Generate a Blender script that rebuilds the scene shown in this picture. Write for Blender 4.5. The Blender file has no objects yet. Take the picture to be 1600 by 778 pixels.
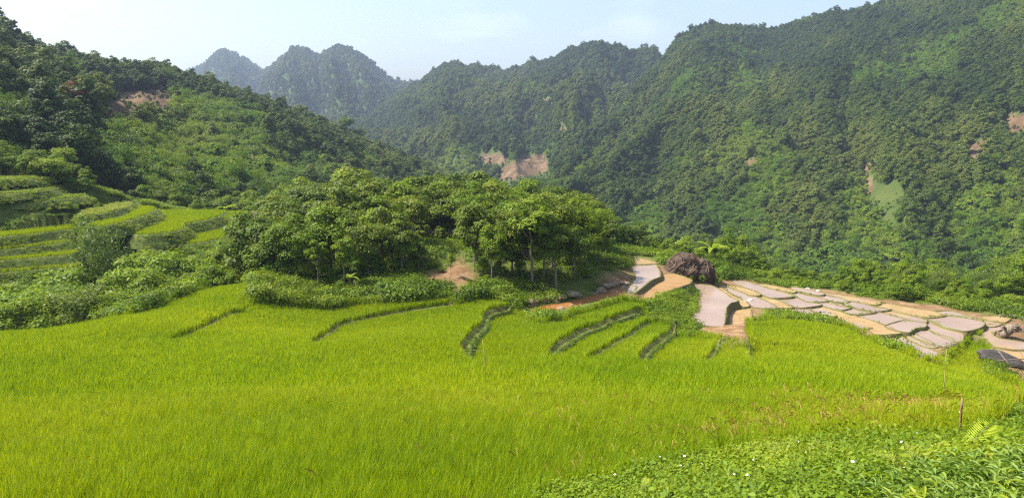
import bpy, bmesh, math, random
import numpy as np
from mathutils import Vector, Matrix

rng = np.random.default_rng(11)
random.seed(11)
sc = bpy.context.scene
COL = sc.collection

# ------------------------------------------------------------------ camera
F = 1150.0                       # focal length in photo pixels (1600 wide)
PITCH = math.atan((389 - 190) / F)
cam_d = bpy.data.cameras.new("camera")
cam_d.sensor_width = 36.0
cam_d.lens = 36.0 * F / 1600.0
cam_d.clip_start = 0.1
cam_d.clip_end = 20000
cam = bpy.data.objects.new("camera", cam_d)
cam.rotation_euler = (math.radians(90) - PITCH, 0, 0)
COL.objects.link(cam)
sc.camera = cam

# ------------------------------------------------------------------ sky, sun, exposure
SUN_EL = math.radians(54)
SUN_AZ = math.radians(-82)       # from +Y (view direction) towards -X (left)
w = bpy.data.worlds.new("World")
sc.world = w
w.use_nodes = True
nt = w.node_tree
bg = nt.nodes["Background"]
sky = nt.nodes.new("ShaderNodeTexSky")
sky.sky_type = 'NISHITA'
sky.sun_disc = False
sky.sun_elevation = SUN_EL
sky.sun_rotation = SUN_AZ
sky.altitude = 300
sky.air_density = 1.0
sky.dust_density = 4.0
sky.ozone_density = 0.8
tc = nt.nodes.new("ShaderNodeTexCoord")
mp = nt.nodes.new("ShaderNodeMapping")
mp.inputs['Scale'].default_value = (3.0, 3.0, 9.0)
mp.inputs['Location'].default_value = (0.35, 0.0, 0.2)
cn = nt.nodes.new("ShaderNodeTexNoise")
cn.inputs['Scale'].default_value = 1.6
cn.inputs['Detail'].default_value = 7
cr = nt.nodes.new("ShaderNodeValToRGB")
cr.color_ramp.elements[0].position = 0.56
cr.color_ramp.elements[1].position = 0.80
cm = nt.nodes.new("ShaderNodeMix")
cm.data_type = 'RGBA'
cm.inputs[7].default_value = (10.5, 10.7, 11.0, 1)
nt.links.new(tc.outputs['Generated'], mp.inputs['Vector'])
nt.links.new(mp.outputs[0], cn.inputs['Vector'])
nt.links.new(cn.outputs['Fac'], cr.inputs[0])
cmul = nt.nodes.new("ShaderNodeMath"); cmul.operation = 'MULTIPLY'; cmul.inputs[1].default_value = 0.12
nt.links.new(cr.outputs[0], cmul.inputs[0])
nt.links.new(cmul.outputs[0], cm.inputs[0])
nt.links.new(sky.outputs[0], cm.inputs[6])
nt.links.new(cm.outputs[2], bg.inputs['Color'])
bg.inputs['Strength'].default_value = 0.128
sun_d = bpy.data.lights.new("sun", 'SUN')
sun_d.energy = 5.0
sun_d.angle = math.radians(0.5)
sun_d.color = (1.0, 0.95, 0.86)
sun = bpy.data.objects.new("sun", sun_d)
sdir = Vector((math.sin(SUN_AZ) * math.cos(SUN_EL), math.cos(SUN_AZ) * math.cos(SUN_EL), math.sin(SUN_EL)))
sun.rotation_euler = sdir.to_track_quat('Z', 'Y').to_euler()
sun.location = (0, 0, 300)
COL.objects.link(sun)
sc.view_settings.view_transform = 'Standard'
sc.view_settings.look = 'None'
sc.view_settings.exposure = 1.07
sc.view_settings.gamma = 1.0
sc.cycles.use_denoising = False
sc.cycles.filter_width = 1.25
sc.cycles.use_adaptive_sampling = False
sc.cycles.sample_clamp_indirect = 4.0
sc.cycles.max_bounces = 8
sc.cycles.transparent_max_bounces = 8
sc.cycles.volume_bounces = 1
HAZE_DENSITY = 0.00019

# ------------------------------------------------------------------ helpers
CP, SP = math.cos(PITCH), math.sin(PITCH)

def ray(px, py):
    u = (np.asarray(px, float) - 800) / F
    v = (389 - np.asarray(py, float)) / F
    return np.stack([u, CP + v * SP, -SP + v * CP], -1)

def at(px, py, Y):
    d = ray(px, py)
    return d * (np.asarray(Y, float) / d[..., 1])[..., None]

def proj(P):
    dep = P[:, 1] * CP - P[:, 2] * SP
    vv = P[:, 1] * SP + P[:, 2] * CP
    return 800 + F * P[:, 0] / dep, 389 - F * vv / dep

def on_plane(pix, z):
    d = ray(pix[:, 0], pix[:, 1])
    return d * (z / d[:, 2])[:, None]

_perm = np.random.default_rng(5).random((256, 256))
def vnoise(x, y):
    xi = np.floor(x).astype(int); yi = np.floor(y).astype(int)
    fx = x - xi; fy = y - yi
    fx = fx * fx * (3 - 2 * fx); fy = fy * fy * (3 - 2 * fy)
    g = lambda a, b: _perm[a & 255, b & 255]
    return (g(xi, yi) * (1 - fx) + g(xi + 1, yi) * fx) * (1 - fy) + (g(xi, yi + 1) * (1 - fx) + g(xi + 1, yi + 1) * fx) * fy
def fbm(x, y, o=4):
    r = 0; a = 0.5; t = 0
    for i in range(o):
        r = r + a * vnoise(x * 2 ** i + 17.3 * i, y * 2 ** i + 5.1 * i); t += a; a *= 0.5
    return r / t

def mesh_np(name, V, Fc, mat=None, smooth=False, attrs=None):
    """V (n,3), Fc (m,k) int array -> mesh"""
    me = bpy.data.meshes.new(name)
    V = np.asarray(V, np.float32); Fc = np.asarray(Fc, np.int32)
    m, k = Fc.shape
    me.vertices.add(len(V)); me.vertices.foreach_set('co', V.ravel())
    me.loops.add(m * k); me.loops.foreach_set('vertex_index', Fc.ravel())
    me.polygons.add(m)
    me.polygons.foreach_set('loop_start', np.arange(0, m * k, k, dtype=np.int32))
    me.polygons.foreach_set('loop_total', np.full(m, k, np.int32))
    if smooth:
        me.polygons.foreach_set('use_smooth', np.ones(m, bool))
    me.update(calc_edges=True)
    if attrs:
        for an, av in attrs.items():
            a = me.attributes.new(an, 'FLOAT', 'POINT')
            a.data.foreach_set('value', np.asarray(av, np.float32))
    if mat: me.materials.append(mat)
    return me

class MB:
    """collects quads"""
    def __init__(s): s.V = []; s.F = []; s.n = 0
    def add(s, V, Fc):
        V = np.asarray(V, float); Fc = np.asarray(Fc, int)
        s.V.append(V); s.F.append(Fc + s.n); s.n += len(V)
    def tube(s, pts, rad, k=6, cap=True):
        pts = np.asarray(pts, float); n = len(pts)
        rad = np.broadcast_to(np.asarray(rad, float), (n,))
        T = np.gradient(pts, axis=0); T /= np.linalg.norm(T, axis=1)[:, None] + 1e-9
        ref = np.where(np.abs(T[:, 2:3]) > 0.9, np.array([[1., 0, 0]]), np.array([[0, 0, 1.]]))
        A = np.cross(T, ref); A /= np.linalg.norm(A, axis=1)[:, None] + 1e-9
        B = np.cross(T, A)
        th = np.linspace(0, 2 * math.pi, k, endpoint=False)
        V = pts[:, None] + rad[:, None, None] * (A[:, None] * np.cos(th)[None, :, None] + B[:, None] * np.sin(th)[None, :, None])
        V = V.reshape(-1, 3)
        Fc = [[i * k + j, i * k + (j + 1) % k, (i + 1) * k + (j + 1) % k, (i + 1) * k + j] for i in range(n - 1) for j in range(k)]
        if cap:
            e = len(V); V = np.vstack([V, pts[-1], pts[0]]); o = (n - 1) * k
            Fc += [[o + j, o + (j + 1) % k, e, e] for j in range(k)] + [[(j + 1) % k, j, e + 1, e + 1] for j in range(k)]
        s.add(V, Fc)
    def mesh(s, name, mat, smooth=True, attrs=None):
        V = np.vstack(s.V); Fc = np.vstack(s.F)
        me = bpy.data.meshes.new(name)
        me.from_pydata(V.tolist(), [], [[a for i, a in enumerate(f) if a not in f[:i]] for f in Fc.tolist()])
        me.polygons.foreach_set('use_smooth', np.full(len(me.polygons), smooth))
        if mat: me.materials.append(mat)
        return me

def obj(name, me, parent=None, loc=None, **props):
    o = bpy.data.objects.new(name, me)
    COL.objects.link(o)
    if loc is not None: o.location = [float(c) for c in loc]
    if parent is not None: o.parent = parent
    for k, v in props.items(): o[k] = v
    return o

def thing(name, label, cat, loc=(0, 0, 0), rz=0.0, group=None, scale=None):
    o = obj(name, None, None, loc, label=label, category=cat)
    o.empty_display_size = 0.2
    o.rotation_euler[2] = rz
    if scale is not None: o.scale = scale if hasattr(scale, '__len__') else (scale,) * 3
    if group: o['group'] = group
    return o

# ------------------------------------------------------------------ materials
def new_mat(name):
    m = bpy.data.materials.new(name); m.use_nodes = True
    n = m.node_tree.nodes; L = m.node_tree.links
    return m, n, L, n['Principled BSDF'], n['Material Output']

def ramp(n, L, src, stops):
    r = n.new("ShaderNodeValToRGB")
    el = r.color_ramp.elements
    while len(el) < len(stops): el.new(0.5)
    for e, (p, c) in zip(el, stops): e.position = p; e.color = (*c, 1)
    L.new(src, r.inputs[0]); return r.outputs[0]

def noise(n, L, scale, detail=4, vec=None, rough=0.55):
    t = n.new("ShaderNodeTexNoise"); t.inputs['Scale'].default_value = scale
    t.inputs['Detail'].default_value = detail; t.inputs['Roughness'].default_value = rough
    if vec is not None: L.new(vec, t.inputs['Vector'])
    return t.outputs['Fac']

def mixc(n, L, fac, a, b, mode='MIX'):
    m = n.new("ShaderNodeMix"); m.data_type = 'RGBA'; m.blend_type = mode
    for i, v in ((0, fac), (6, a), (7, b)):
        if hasattr(v, 'is_linked'): L.new(v, m.inputs[i])
        elif i == 0: m.inputs[0].default_value = v
        else: m.inputs[i].default_value = (*v, 1)
    return m.outputs[2]

def attr(n, name, typ='GEOMETRY'):
    a = n.new("ShaderNodeAttribute"); a.attribute_name = name; a.attribute_type = typ
    return a.outputs['Fac']

def math_n(n, L, op, a, b=None, c=None):
    m = n.new("ShaderNodeMath"); m.operation = op
    for i, v in enumerate((a, b, c)):
        if v is None: continue
        if hasattr(v, 'is_linked'): L.new(v, m.inputs[i])
        else: m.inputs[i].default_value = v
    return m.outputs[0]

def leaf_mat(name, stops, transl=0.35, rough=0.5, spec=0.3, wscale=None, wcol=None, wamt=0.5, tl_gain=1.25):
    """foliage: colour from the plant's own tint plus each leaf's variation"""
    m, n, L, P, out = new_mat(name)
    t = attr(n, 'tint', 'INSTANCER'); lv = attr(n, 'lv')
    f = math_n(n, L, 'MULTIPLY_ADD', lv, 0.45, math_n(n, L, 'MULTIPLY', t, 0.62))
    f = math_n(n, L, 'SUBTRACT', f, 0.03)
    c = ramp(n, L, f, stops)
    if wscale:
        g = n.new("ShaderNodeNewGeometry")
        nz = noise(n, L, wscale, 5, g.outputs['Position'])
        nz = ramp(n, L, nz, [(0.38, (0, 0, 0)), (0.62, (1, 1, 1))])
        c = mixc(n, L, math_n(n, L, 'MULTIPLY', nz, wamt), c, wcol)
    L.new(c, P.inputs['Base Color'])
    P.inputs['Roughness'].default_value = rough
    P.inputs['Specular IOR Level'].default_value = spec
    tr = n.new("ShaderNodeBsdfTranslucent")
    tcx = mixc(n, L, 1.0, c, (tl_gain * 1.1, tl_gain, tl_gain * 0.55), 'MULTIPLY')
    L.new(tcx, tr.inputs['Color'])
    mx = n.new("ShaderNodeMixShader"); mx.inputs[0].default_value = transl
    L.new(P.outputs[0], mx.inputs[1]); L.new(tr.outputs[0], mx.inputs[2])
    L.new(mx.outputs[0], out.inputs['Surface'])
    return m

def simple_mat(name, stops, scale, detail=6, rough=0.85, bump=0.0, bscale=None, coord='Object', spec=0.3, stretch=None):
    m, n, L, P, out = new_mat(name)
    tcn = n.new("ShaderNodeTexCoord"); v = tcn.outputs['Object']
    if coord == 'Position':
        v = n.new("ShaderNodeNewGeometry").outputs['Position']
    if stretch:
        mpn = n.new("ShaderNodeMapping"); mpn.inputs['Scale'].default_value = stretch; L.new(v, mpn.inputs['Vector']); v = mpn.outputs[0]
    nz = noise(n, L, scale, detail, v, 0.62)
    L.new(ramp(n, L, nz, stops), P.inputs['Base Color'])
    P.inputs['Roughness'].default_value = rough
    P.inputs['Specular IOR Level'].default_value = spec
    if bump:
        b = n.new("ShaderNodeBump"); b.inputs['Strength'].default_value = bump; b.inputs['Distance'].default_value = 0.1
        L.new(noise(n, L, bscale or scale * 3, 8, v, 0.65), b.inputs['Height']); L.new(b.outputs[0], P.inputs['Normal'])
    return m

M = {}
M['rice'] = leaf_mat('rice_leaf', [(0.0, (0.088, 0.165, 0.004)), (0.35, (0.175, 0.27, 0.005)), (0.7, (0.265, 0.345, 0.006)), (1.0, (0.40, 0.40, 0.03))],
                     0.42, 0.5, 0.15, 0.055, (0.30, 0.35, 0.006), 0.5)
M['rice_far'] = leaf_mat('rice_leaf_distant', [(0.0, (0.10, 0.185, 0.004)), (0.35, (0.195, 0.30, 0.005)), (0.7, (0.285, 0.365, 0.006)), (1.0, (0.39, 0.40, 0.03))],
                     0.42, 0.55, 0.12, 0.055, (0.31, 0.37, 0.006), 0.5)
M['panicle'] = leaf_mat('rice_panicle', [(0.0, (0.20, 0.16, 0.02)), (0.5, (0.26, 0.17, 0.03)), (1.0, (0.24, 0.12, 0.03))], 0.25, 0.6, 0.2)
M['leaf_broad'] = leaf_mat('leaf_broad', [(0.0, (0.030, 0.058, 0.005)), (0.4, (0.080, 0.128, 0.008)), (0.75, (0.150, 0.200, 0.012)), (1.0, (0.25, 0.26, 0.04))], 0.32, 0.55, 0.2)
M['leaf_bright'] = leaf_mat('leaf_bright', [(0.0, (0.048, 0.092, 0.006)), (0.4, (0.108, 0.178, 0.009)), (0.75, (0.180, 0.250, 0.012)), (1.0, (0.28, 0.31, 0.04))], 0.36, 0.55, 0.15)
M['leaf_bamboo'] = leaf_mat('leaf_bamboo', [(0.0, (0.045, 0.085, 0.012)), (0.4, (0.085, 0.145, 0.018)), (0.75, (0.14, 0.20, 0.025)), (1.0, (0.22, 0.25, 0.05))], 0.38, 0.5, 0.25)
M['leaf_dark'] = leaf_mat('leaf_dark_forest', [(0.0, (0.018, 0.040, 0.006)), (0.4, (0.050, 0.088, 0.010)), (0.75, (0.098, 0.140, 0.017)), (1.0, (0.18, 0.185, 0.035))], 0.28, 0.6, 0.15)
M['leaf_green'] = leaf_mat('leaf_green_forest', [(0.0, (0.044, 0.098, 0.008)), (0.4, (0.098, 0.180, 0.012)), (0.75, (0.155, 0.235, 0.017)), (1.0, (0.24, 0.27, 0.03))], 0.34, 0.6, 0.15)
M['leaf_red'] = leaf_mat('leaf_red', [(0.0, (0.10, 0.02, 0.012)), (1.0, (0.22, 0.06, 0.03))], 0.3, 0.5, 0.2)
M['leaf_weed'] = leaf_mat('leaf_weed', [(0.0, (0.06, 0.12, 0.008)), (0.4, (0.12, 0.20, 0.010)), (0.75, (0.20, 0.28, 0.014)), (1.0, (0.32, 0.35, 0.04))], 0.36, 0.55, 0.18)
M['leaf_glaucous'] = leaf_mat('leaf_glaucous_weed', [(0.0, (0.050, 0.11, 0.010)), (0.5, (0.10, 0.18, 0.016)), (1.0, (0.19, 0.27, 0.045))], 0.3, 0.5, 0.2)
M['grass'] = leaf_mat('grass_blade', [(0.0, (0.07, 0.13, 0.012)), (0.4, (0.14, 0.22, 0.018)), (0.75, (0.23, 0.29, 0.03)), (1.0, (0.36, 0.32, 0.09))], 0.38, 0.5, 0.25)
M['fern'] = leaf_mat('fern_leaflet', [(0.0, (0.22, 0.34, 0.015)), (0.5, (0.36, 0.46, 0.02)), (1.0, (0.48, 0.52, 0.05))], 0.42, 0.5, 0.25)
M['bark'] = simple_mat('bark', [(0.3, (0.09, 0.075, 0.055)), (0.7, (0.26, 0.22, 0.17))], 4, 6, 0.9, 0.4, stretch=(3, 3, 0.6))
M['bamboo'] = simple_mat('bamboo_culm', [(0.3, (0.16, 0.15, 0.05)), (0.7, (0.30, 0.26, 0.10))], 3, 5, 0.6)
M['cane'] = simple_mat('dry_cane', [(0.3, (0.30, 0.22, 0.07)), (0.7, (0.50, 0.42, 0.16))], 6, 4, 0.6)
M['deadwood'] = simple_mat('weathered_wood', [(0.25, (0.07, 0.05, 0.035)), (0.55, (0.22, 0.17, 0.12)), (0.8, (0.42, 0.36, 0.28))], 5, 8, 0.9, 0.6, stretch=(2, 2, 0.7))
M['stake'] = simple_mat('stake_wood', [(0.25, (0.10, 0.06, 0.03)), (0.55, (0.26, 0.16, 0.08)), (0.8, (0.48, 0.38, 0.24))], 9, 8, 0.85, 0.5, stretch=(2, 2, 0.5))
M['root'] = simple_mat('root_bark', [(0.25, (0.035, 0.020, 0.012)), (0.6, (0.10, 0.06, 0.036)), (0.85, (0.24, 0.17, 0.12))], 1.5, 8, 0.9, 0.5)
M['boulder'] = simple_mat('boulder_rock', [(0.25, (0.025, 0.018, 0.013)), (0.55, (0.07, 0.048, 0.032)), (0.8, (0.16, 0.11, 0.07))], 0.9, 10, 0.9, 0.9, 2.5)
M['wetrock'] = simple_mat('dark_wet_rock', [(0.3, (0.018, 0.016, 0.015)), (0.7, (0.085, 0.072, 0.06))], 1.2, 10, 0.75, 1.0)
M['stone'] = simple_mat('bank_stone', [(0.25, (0.10, 0.07, 0.05)), (0.55, (0.24, 0.18, 0.13)), (0.85, (0.42, 0.35, 0.28))], 2.5, 8, 0.9, 0.6, coord='Position')
M['whitestone'] = simple_mat('pale_stone', [(0.25, (0.35, 0.31, 0.26)), (0.8, (0.68, 0.64, 0.58))], 2.5, 8, 0.9, 0.5, coord='Position')
M['bund'] = simple_mat('bund_soil', [(0.2, (0.07, 0.06, 0.025)), (0.45, (0.12, 0.10, 0.04)), (0.62, (0.11, 0.125, 0.03)), (0.85, (0.22, 0.17, 0.085))], 0.9, 8, 0.95, 0.5, 4, coord='Position')
M['bank'] = simple_mat('grassy_bank', [(0.25, (0.035, 0.055, 0.010)), (0.45, (0.065, 0.095, 0.014)), (0.6, (0.10, 0.125, 0.022)), (0.85, (0.19, 0.15, 0.06))], 0.9, 8, 0.95, 0.5, 4, coord='Position')
M['ridge'] = simple_mat('trodden_ridge', [(0.25, (0.045, 0.062, 0.012)), (0.45, (0.095, 0.12, 0.022)), (0.6, (0.15, 0.165, 0.035)), (0.8, (0.25, 0.22, 0.08))], 2.2, 8, 0.95, 0.5, 4, coord='Position')
M['petal'] = simple_mat('petal_white', [(0.3, (0.72, 0.70, 0.66)), (0.7, (0.84, 0.83, 0.80))], 20, 2, 0.6)
M['petal_eye'] = simple_mat('flower_centre', [(0.3, (0.55, 0.38, 0.04)), (0.7, (0.65, 0.45, 0.06))], 20, 2, 0.7)

def ground_mat():
    m, n, L, P, out = new_mat('hillside_soil_and_grass')
    pos = n.new("ShaderNodeNewGeometry").outputs['Position']
    g = ramp(n, L, noise(n, L, 0.9, 8, pos, 0.65), [(0.28, (0.045, 0.060, 0.014)), (0.5, (0.085, 0.110, 0.020)), (0.7, (0.14, 0.15, 0.04))])
    s = ramp(n, L, noise(n, L, 1.1, 9, pos, 0.65), [(0.25, (0.10, 0.052, 0.026)), (0.5, (0.19, 0.115, 0.058)), (0.75, (0.30, 0.21, 0.12))])
    c = mixc(n, L, attr(n, 'soil'), g, s)
    L.new(c, P.inputs['Base Color']); P.inputs['Roughness'].default_value = 0.95
    P.inputs['Specular IOR Level'].default_value = 0.1
    b = n.new("ShaderNodeBump"); b.inputs['Strength'].default_value = 0.6; b.inputs['Distance'].default_value = 0.15
    L.new(noise(n, L, 3.0, 9, pos, 0.7), b.inputs['Height']); L.new(b.outputs[0], P.inputs['Normal'])
    return m
M['ground'] = ground_mat()

def hill_mat():
    m, n, L, P, out = new_mat('forest_floor')
    pos = n.new("ShaderNodeNewGeometry").outputs['Position']
    g = ramp(n, L, noise(n, L, 0.05, 8, pos, 0.65), [(0.3, (0.030, 0.050, 0.012)), (0.7, (0.070, 0.105, 0.022))])
    s = ramp(n, L, noise(n, L, 0.10, 10, pos, 0.7), [(0.3, (0.05, 0.038, 0.02)), (0.5, (0.12, 0.078, 0.043)), (0.7, (0.21, 0.15, 0.09))])
    y = ramp(n, L, noise(n, L, 0.15, 8, pos, 0.7), [(0.3, (0.045, 0.07, 0.015)), (0.7, (0.085, 0.105, 0.025))])
    c = mixc(n, L, attr(n, 'soil'), g, s)
    c = mixc(n, L, attr(n, 'meadow'), c, y)
    rk = ramp(n, L, noise(n, L, 0.04, 9, pos, 0.7), [(0.3, (0.16, 0.15, 0.14)), (0.7, (0.48, 0.45, 0.41))])
    c = mixc(n, L, attr(n, 'rock'), c, rk)
    L.new(c, P.inputs['Base Color']); P.inputs['Roughness'].default_value = 0.95
    P.inputs['Specular IOR Level'].default_value = 0.1
    b = n.new("ShaderNodeBump"); b.inputs['Strength'].default_value = 0.8; b.inputs['Distance'].default_value = 1.5
    L.new(noise(n, L, 0.3, 9, pos, 0.7), b.inputs['Height']); L.new(b.outputs[0], P.inputs['Normal'])
    return m
M['hill'] = hill_mat()

def water_mat():
    m, n, L, P, out = new_mat('muddy_paddy_water')
    pos = n.new("ShaderNodeNewGeometry").outputs['Position']
    t = attr(n, 'tint', 'INSTANCER')
    lil = ramp(n, L, noise(n, L, 0.25, 6, pos), [(0.3, (0.225, 0.158, 0.118)), (0.7, (0.285, 0.208, 0.158))])
    tan = ramp(n, L, noise(n, L, 0.8, 9, pos, 0.7), [(0.3, (0.22, 0.135, 0.055)), (0.7, (0.33, 0.235, 0.115))])
    f = math_n(n, L, 'ADD', t, math_n(n, L, 'MULTIPLY', math_n(n, L, 'SUBTRACT', noise(n, L, 0.16, 7, pos, 0.6), 0.5), 2.2))
    f = ramp(n, L, f, [(0.42, (0, 0, 0)), (0.58, (1, 1, 1))])
    c = mixc(n, L, f, lil, tan)
    og = attr(n, 'orange', 'INSTANCER')
    c = mixc(n, L, og, c, (0.22, 0.092, 0.022))
    L.new(c, P.inputs['Base Color'])
    r = math_n(n, L, 'MULTIPLY_ADD', f, 0.35, 0.22)
    L.new(r, P.inputs['Roughness'])
    P.inputs['Specular IOR Level'].default_value = 0.14
    b = n.new("ShaderNodeBump"); b.inputs['Strength'].default_value = 0.35; b.inputs['Distance'].default_value = 0.04
    h = math_n(n, L, 'MULTIPLY_ADD', math_n(n, L, 'MULTIPLY', noise(n, L, 5.0, 8, pos, 0.7), f), 2.0, math_n(n, L, 'MULTIPLY', noise(n, L, 1.8, 4, pos), 0.5))
    L.new(h, b.inputs['Height']); L.new(b.outputs[0], P.inputs['Normal'])
    return m
M['water'] = water_mat()

# ------------------------------------------------------------------ near hillside height model
# (photo x, photo y, distance) of places on the visible surface
CT = [  # main rice slope
 (800,778,9),(800,740,10.5),(800,700,12.5),(800,640,17),(800,600,21.5),(800,560,28.5),(800,530,36),(800,500,46),(760,470,57),
 (0,778,9.3),(0,700,12.8),(0,600,22.5),(0,550,30),(0,515,38),(200,540,32),(200,490,44),(300,452,54),(370,440,58),(400,500,46),(400,600,21.5),(400,545,32),
 (400,700,12.6),(400,778,9.1),(500,472,56.5),(600,470,57),(700,468,57),(600,520,38.5),(-250,560,28),(-250,700,13),(-200,520,36),
 (880,490,54),(960,470,59),(1000,520,44),(1000,560,30),(1000,600,22),(1060,500,57),
 (1200,640,17.5),(1200,600,21.5),(1200,560,30),(1200,530,41),(1170,500,55),(1230,497,58),(1340,514,53),(1400,542,46),(1460,562,43),(1545,582,42),(1600,602,39),
 (1290,505,56),(1310,530,46),(1400,600,24),(1400,570,32),(1600,640,19),(1530,530,60),(1530,552,53.5),(1700,640,20),
 (1500,620,13.2),(1400,650,13.0),(1200,665,13.2),(1000,700,12.3),
 # near bank
 (1500,692,11.3),(1400,692,10.6),(1200,704,10.2),(1000,742,9.2),(1000,778,8),(1200,778,6.8),(1400,778,5.6),(1600,778,4.6),(1600,700,8.8),(1600,655,12),(1750,700,8),
 # knoll
 (500,450,60),(420,440,62),(700,432,62.5),(690,402,69),(640,440,61),(800,440,63),(860,425,68),(940,430,68),(960,415,75),(780,470,58.5),(850,455,62.5),
 # water terraces
 (900,472,60),(960,458,63),(1008,432,72),(1000,408,80),(1045,447,70),(1100,506,58),(1100,447,72.5),(1150,500,62.5),(1165,463,74),(1215,487,69),(1190,452,78),
 (1290,465,73),(1340,500,64.8),(1420,540,57),(1495,505,64.7),(1420,486,68.7),(1560,530,60.5),(1590,565,54.5),(1600,492,70),(1450,475,73),(1300,455,77),(1180,438,80),(1060,400,88),(985,395,85),
 # left terraces
 (0,426,75),(150,416,78),(0,370,80.3),(0,325,85),(0,300,87),(0,270,91),(0,255,97),(130,300,92),(200,322,95),(225,390,82),(230,367,84),(300,331,107),(345,345,107),(375,337,108),(215,337,92),(400,340,110),(150,355,83),(-150,300,87),(-150,426,72),
]
CT = np.array(CT, float)
CW = at(CT[:, 0], CT[:, 1], CT[:, 2])
CX = np.array([(0,0,-1.75),(3,1,-1.75),(-3,2,-3.0),(-8,4,-5.6),(-5,6,-5.5),(8,3,-1.8),
 (-34,55,-16.2),(-24,66,-16.4),(-46,50,-15.5),(-30,70,-16.2),(-60,60,-15.5),
 (-14,78,-13.0),(0,80,-13.2),(8,84,-14.0),(-22,76,-14.0),(-10,95,-15.5),(4,100,-17),(-26,95,-15),(20,105,-22.5),(42,104,-26),(70,100,-28),(95,92,-29),(10,125,-30),(-10,130,-25),
 (-35,125,-18),(-60,118,-14),(-80,120,-9),(-92,108,-5),(-20,160,-30),(60,160,-50),(20,170,-48),(120,150,-52),(-60,150,-24),(140,90,-28),(110,70,-24),(70,45,-16),(60,30,-9),(27.3,62.5,-17.5),(29,60,-17.6),(30,56,-17.8),(32,52,-17.6),(25,65,-17.2)], float)
CW = np.vstack([CW, CX])
def warp(x, y): return np.stack([2.0 * x / (y + 8), 1.6 * np.log(y + 8)], -1)
_A = warp(CW[:, 0], CW[:, 1])
def _phi(d2): return 0.5 * d2 * np.log(d2 + 1e-12)
_n = len(_A)
_K = _phi(((_A[:, None] - _A[None]) ** 2).sum(-1)) + np.eye(_n) * 1.5e-3
_Pm = np.hstack([np.ones((_n, 1)), _A])
_sol = np.linalg.solve(np.block([[_K, _Pm], [_Pm.T, np.zeros((3, 3))]]), np.concatenate([CW[:, 2], np.zeros(3)]))
def S0(x, y):
    """visible surface of the near hillside (rice tops count as surface)"""
    x = np.asarray(x, float); sh = x.shape; x = x.ravel(); y = np.asarray(y, float).ravel()
    out = np.empty(len(x))
    for i in range(0, len(x), 20000):
        q = warp(x[i:i + 20000], y[i:i + 20000])
        d2 = (q[:, None, 0] - _A[None, :, 0]) ** 2 + (q[:, None, 1] - _A[None, :, 1]) ** 2
        out[i:i + 20000] = _phi(d2) @ _sol[:_n] + _sol[_n] + q @ _sol[_n + 1:]
    return out.reshape(sh)

def hit(pix):
    """first point of S0 seen at each photo pixel"""
    res = []
    ys = np.geomspace(3, 190, 420)
    for px, py in pix:
        p = at(np.full(len(ys), px), np.full(len(ys), py), ys)
        s = p[:, 2] - S0(p[:, 0], p[:, 1])
        k = np.where(s < 0)[0]
        if len(k) == 0 or k[0] == 0: res.append(p[-1]); continue
        k = k[0]; t = s[k - 1] / (s[k - 1] - s[k]); res.append(p[k - 1] + (p[k] - p[k - 1]) * t)
    return np.array(res)

def inpoly(x, y, poly):
    r = np.zeros(np.shape(x), bool)
    n = len(poly)
    for i in range(n):
        x0, y0 = poly[i][:2]; x1, y1 = poly[(i + 1) % n][:2]
        c = (y0 > y) != (y1 > y)
        with np.errstate(divide='ignore', invalid='ignore'):
            r ^= c & (x < (x1 - x0) * (y - y0) / (y1 - y0 + 1e-12) + x0)
    return r

def polydist(x, y, line, closed=False):
    """distance, signed side (left of travel +), arc position, at-end flag"""
    x = np.asarray(x, float); y = np.asarray(y, float)
    best = np.full(x.shape, 1e9); side = np.zeros(x.shape); arc = np.zeros(x.shape); end = np.zeros(x.shape, bool)
    L = np.asarray(line)[:, :2]
    if closed: L = np.vstack([L, L[:1]])
    s = 0.0
    for i in range(len(L) - 1):
        a, b = L[i], L[i + 1]; d = b - a; l2 = d @ d + 1e-12; l = math.sqrt(l2)
        t0 = ((x - a[0]) * d[0] + (y - a[1]) * d[1]) / l2
        t = np.clip(t0, 0, 1)
        qx = a[0] + t * d[0] - x; qy = a[1] + t * d[1] - y
        dd = np.hypot(qx, qy); m = dd < best
        best = np.where(m, dd, best)
        side = np.where(m, np.sign(d[0] * (y - a[1]) - d[1] * (x - a[0])), side)
        arc = np.where(m, s + t * l, arc)
        end = np.where(m, ((t0 < 0) & (i == 0)) | ((t0 > 1) & (i == len(L) - 2)), end)
        s += l
    return best, side, arc, end

def smooth_line(P, sub=4, closed=False):
    P = np.asarray(P, float); n = len(P); out = []
    rngi = range(n) if closed else range(n - 1)
    for i in rngi:
        if closed: p0, p1, p2, p3 = P[(i - 1) % n], P[i], P[(i + 1) % n], P[(i + 2) % n]
        else: p0, p1, p2, p3 = P[max(i - 1, 0)], P[i], P[i + 1], P[min(i + 2, n - 1)]
        for k in range(sub):
            t = k / sub
            out.append(0.5 * (2 * p1 + (p2 - p0) * t + (2 * p0 - 5 * p1 + 4 * p2 - p3) * t * t + (3 * p1 - p0 - 3 * p2 + p3) * t ** 3))
    if not closed: out.append(P[-1])
    return np.array(out)

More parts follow.
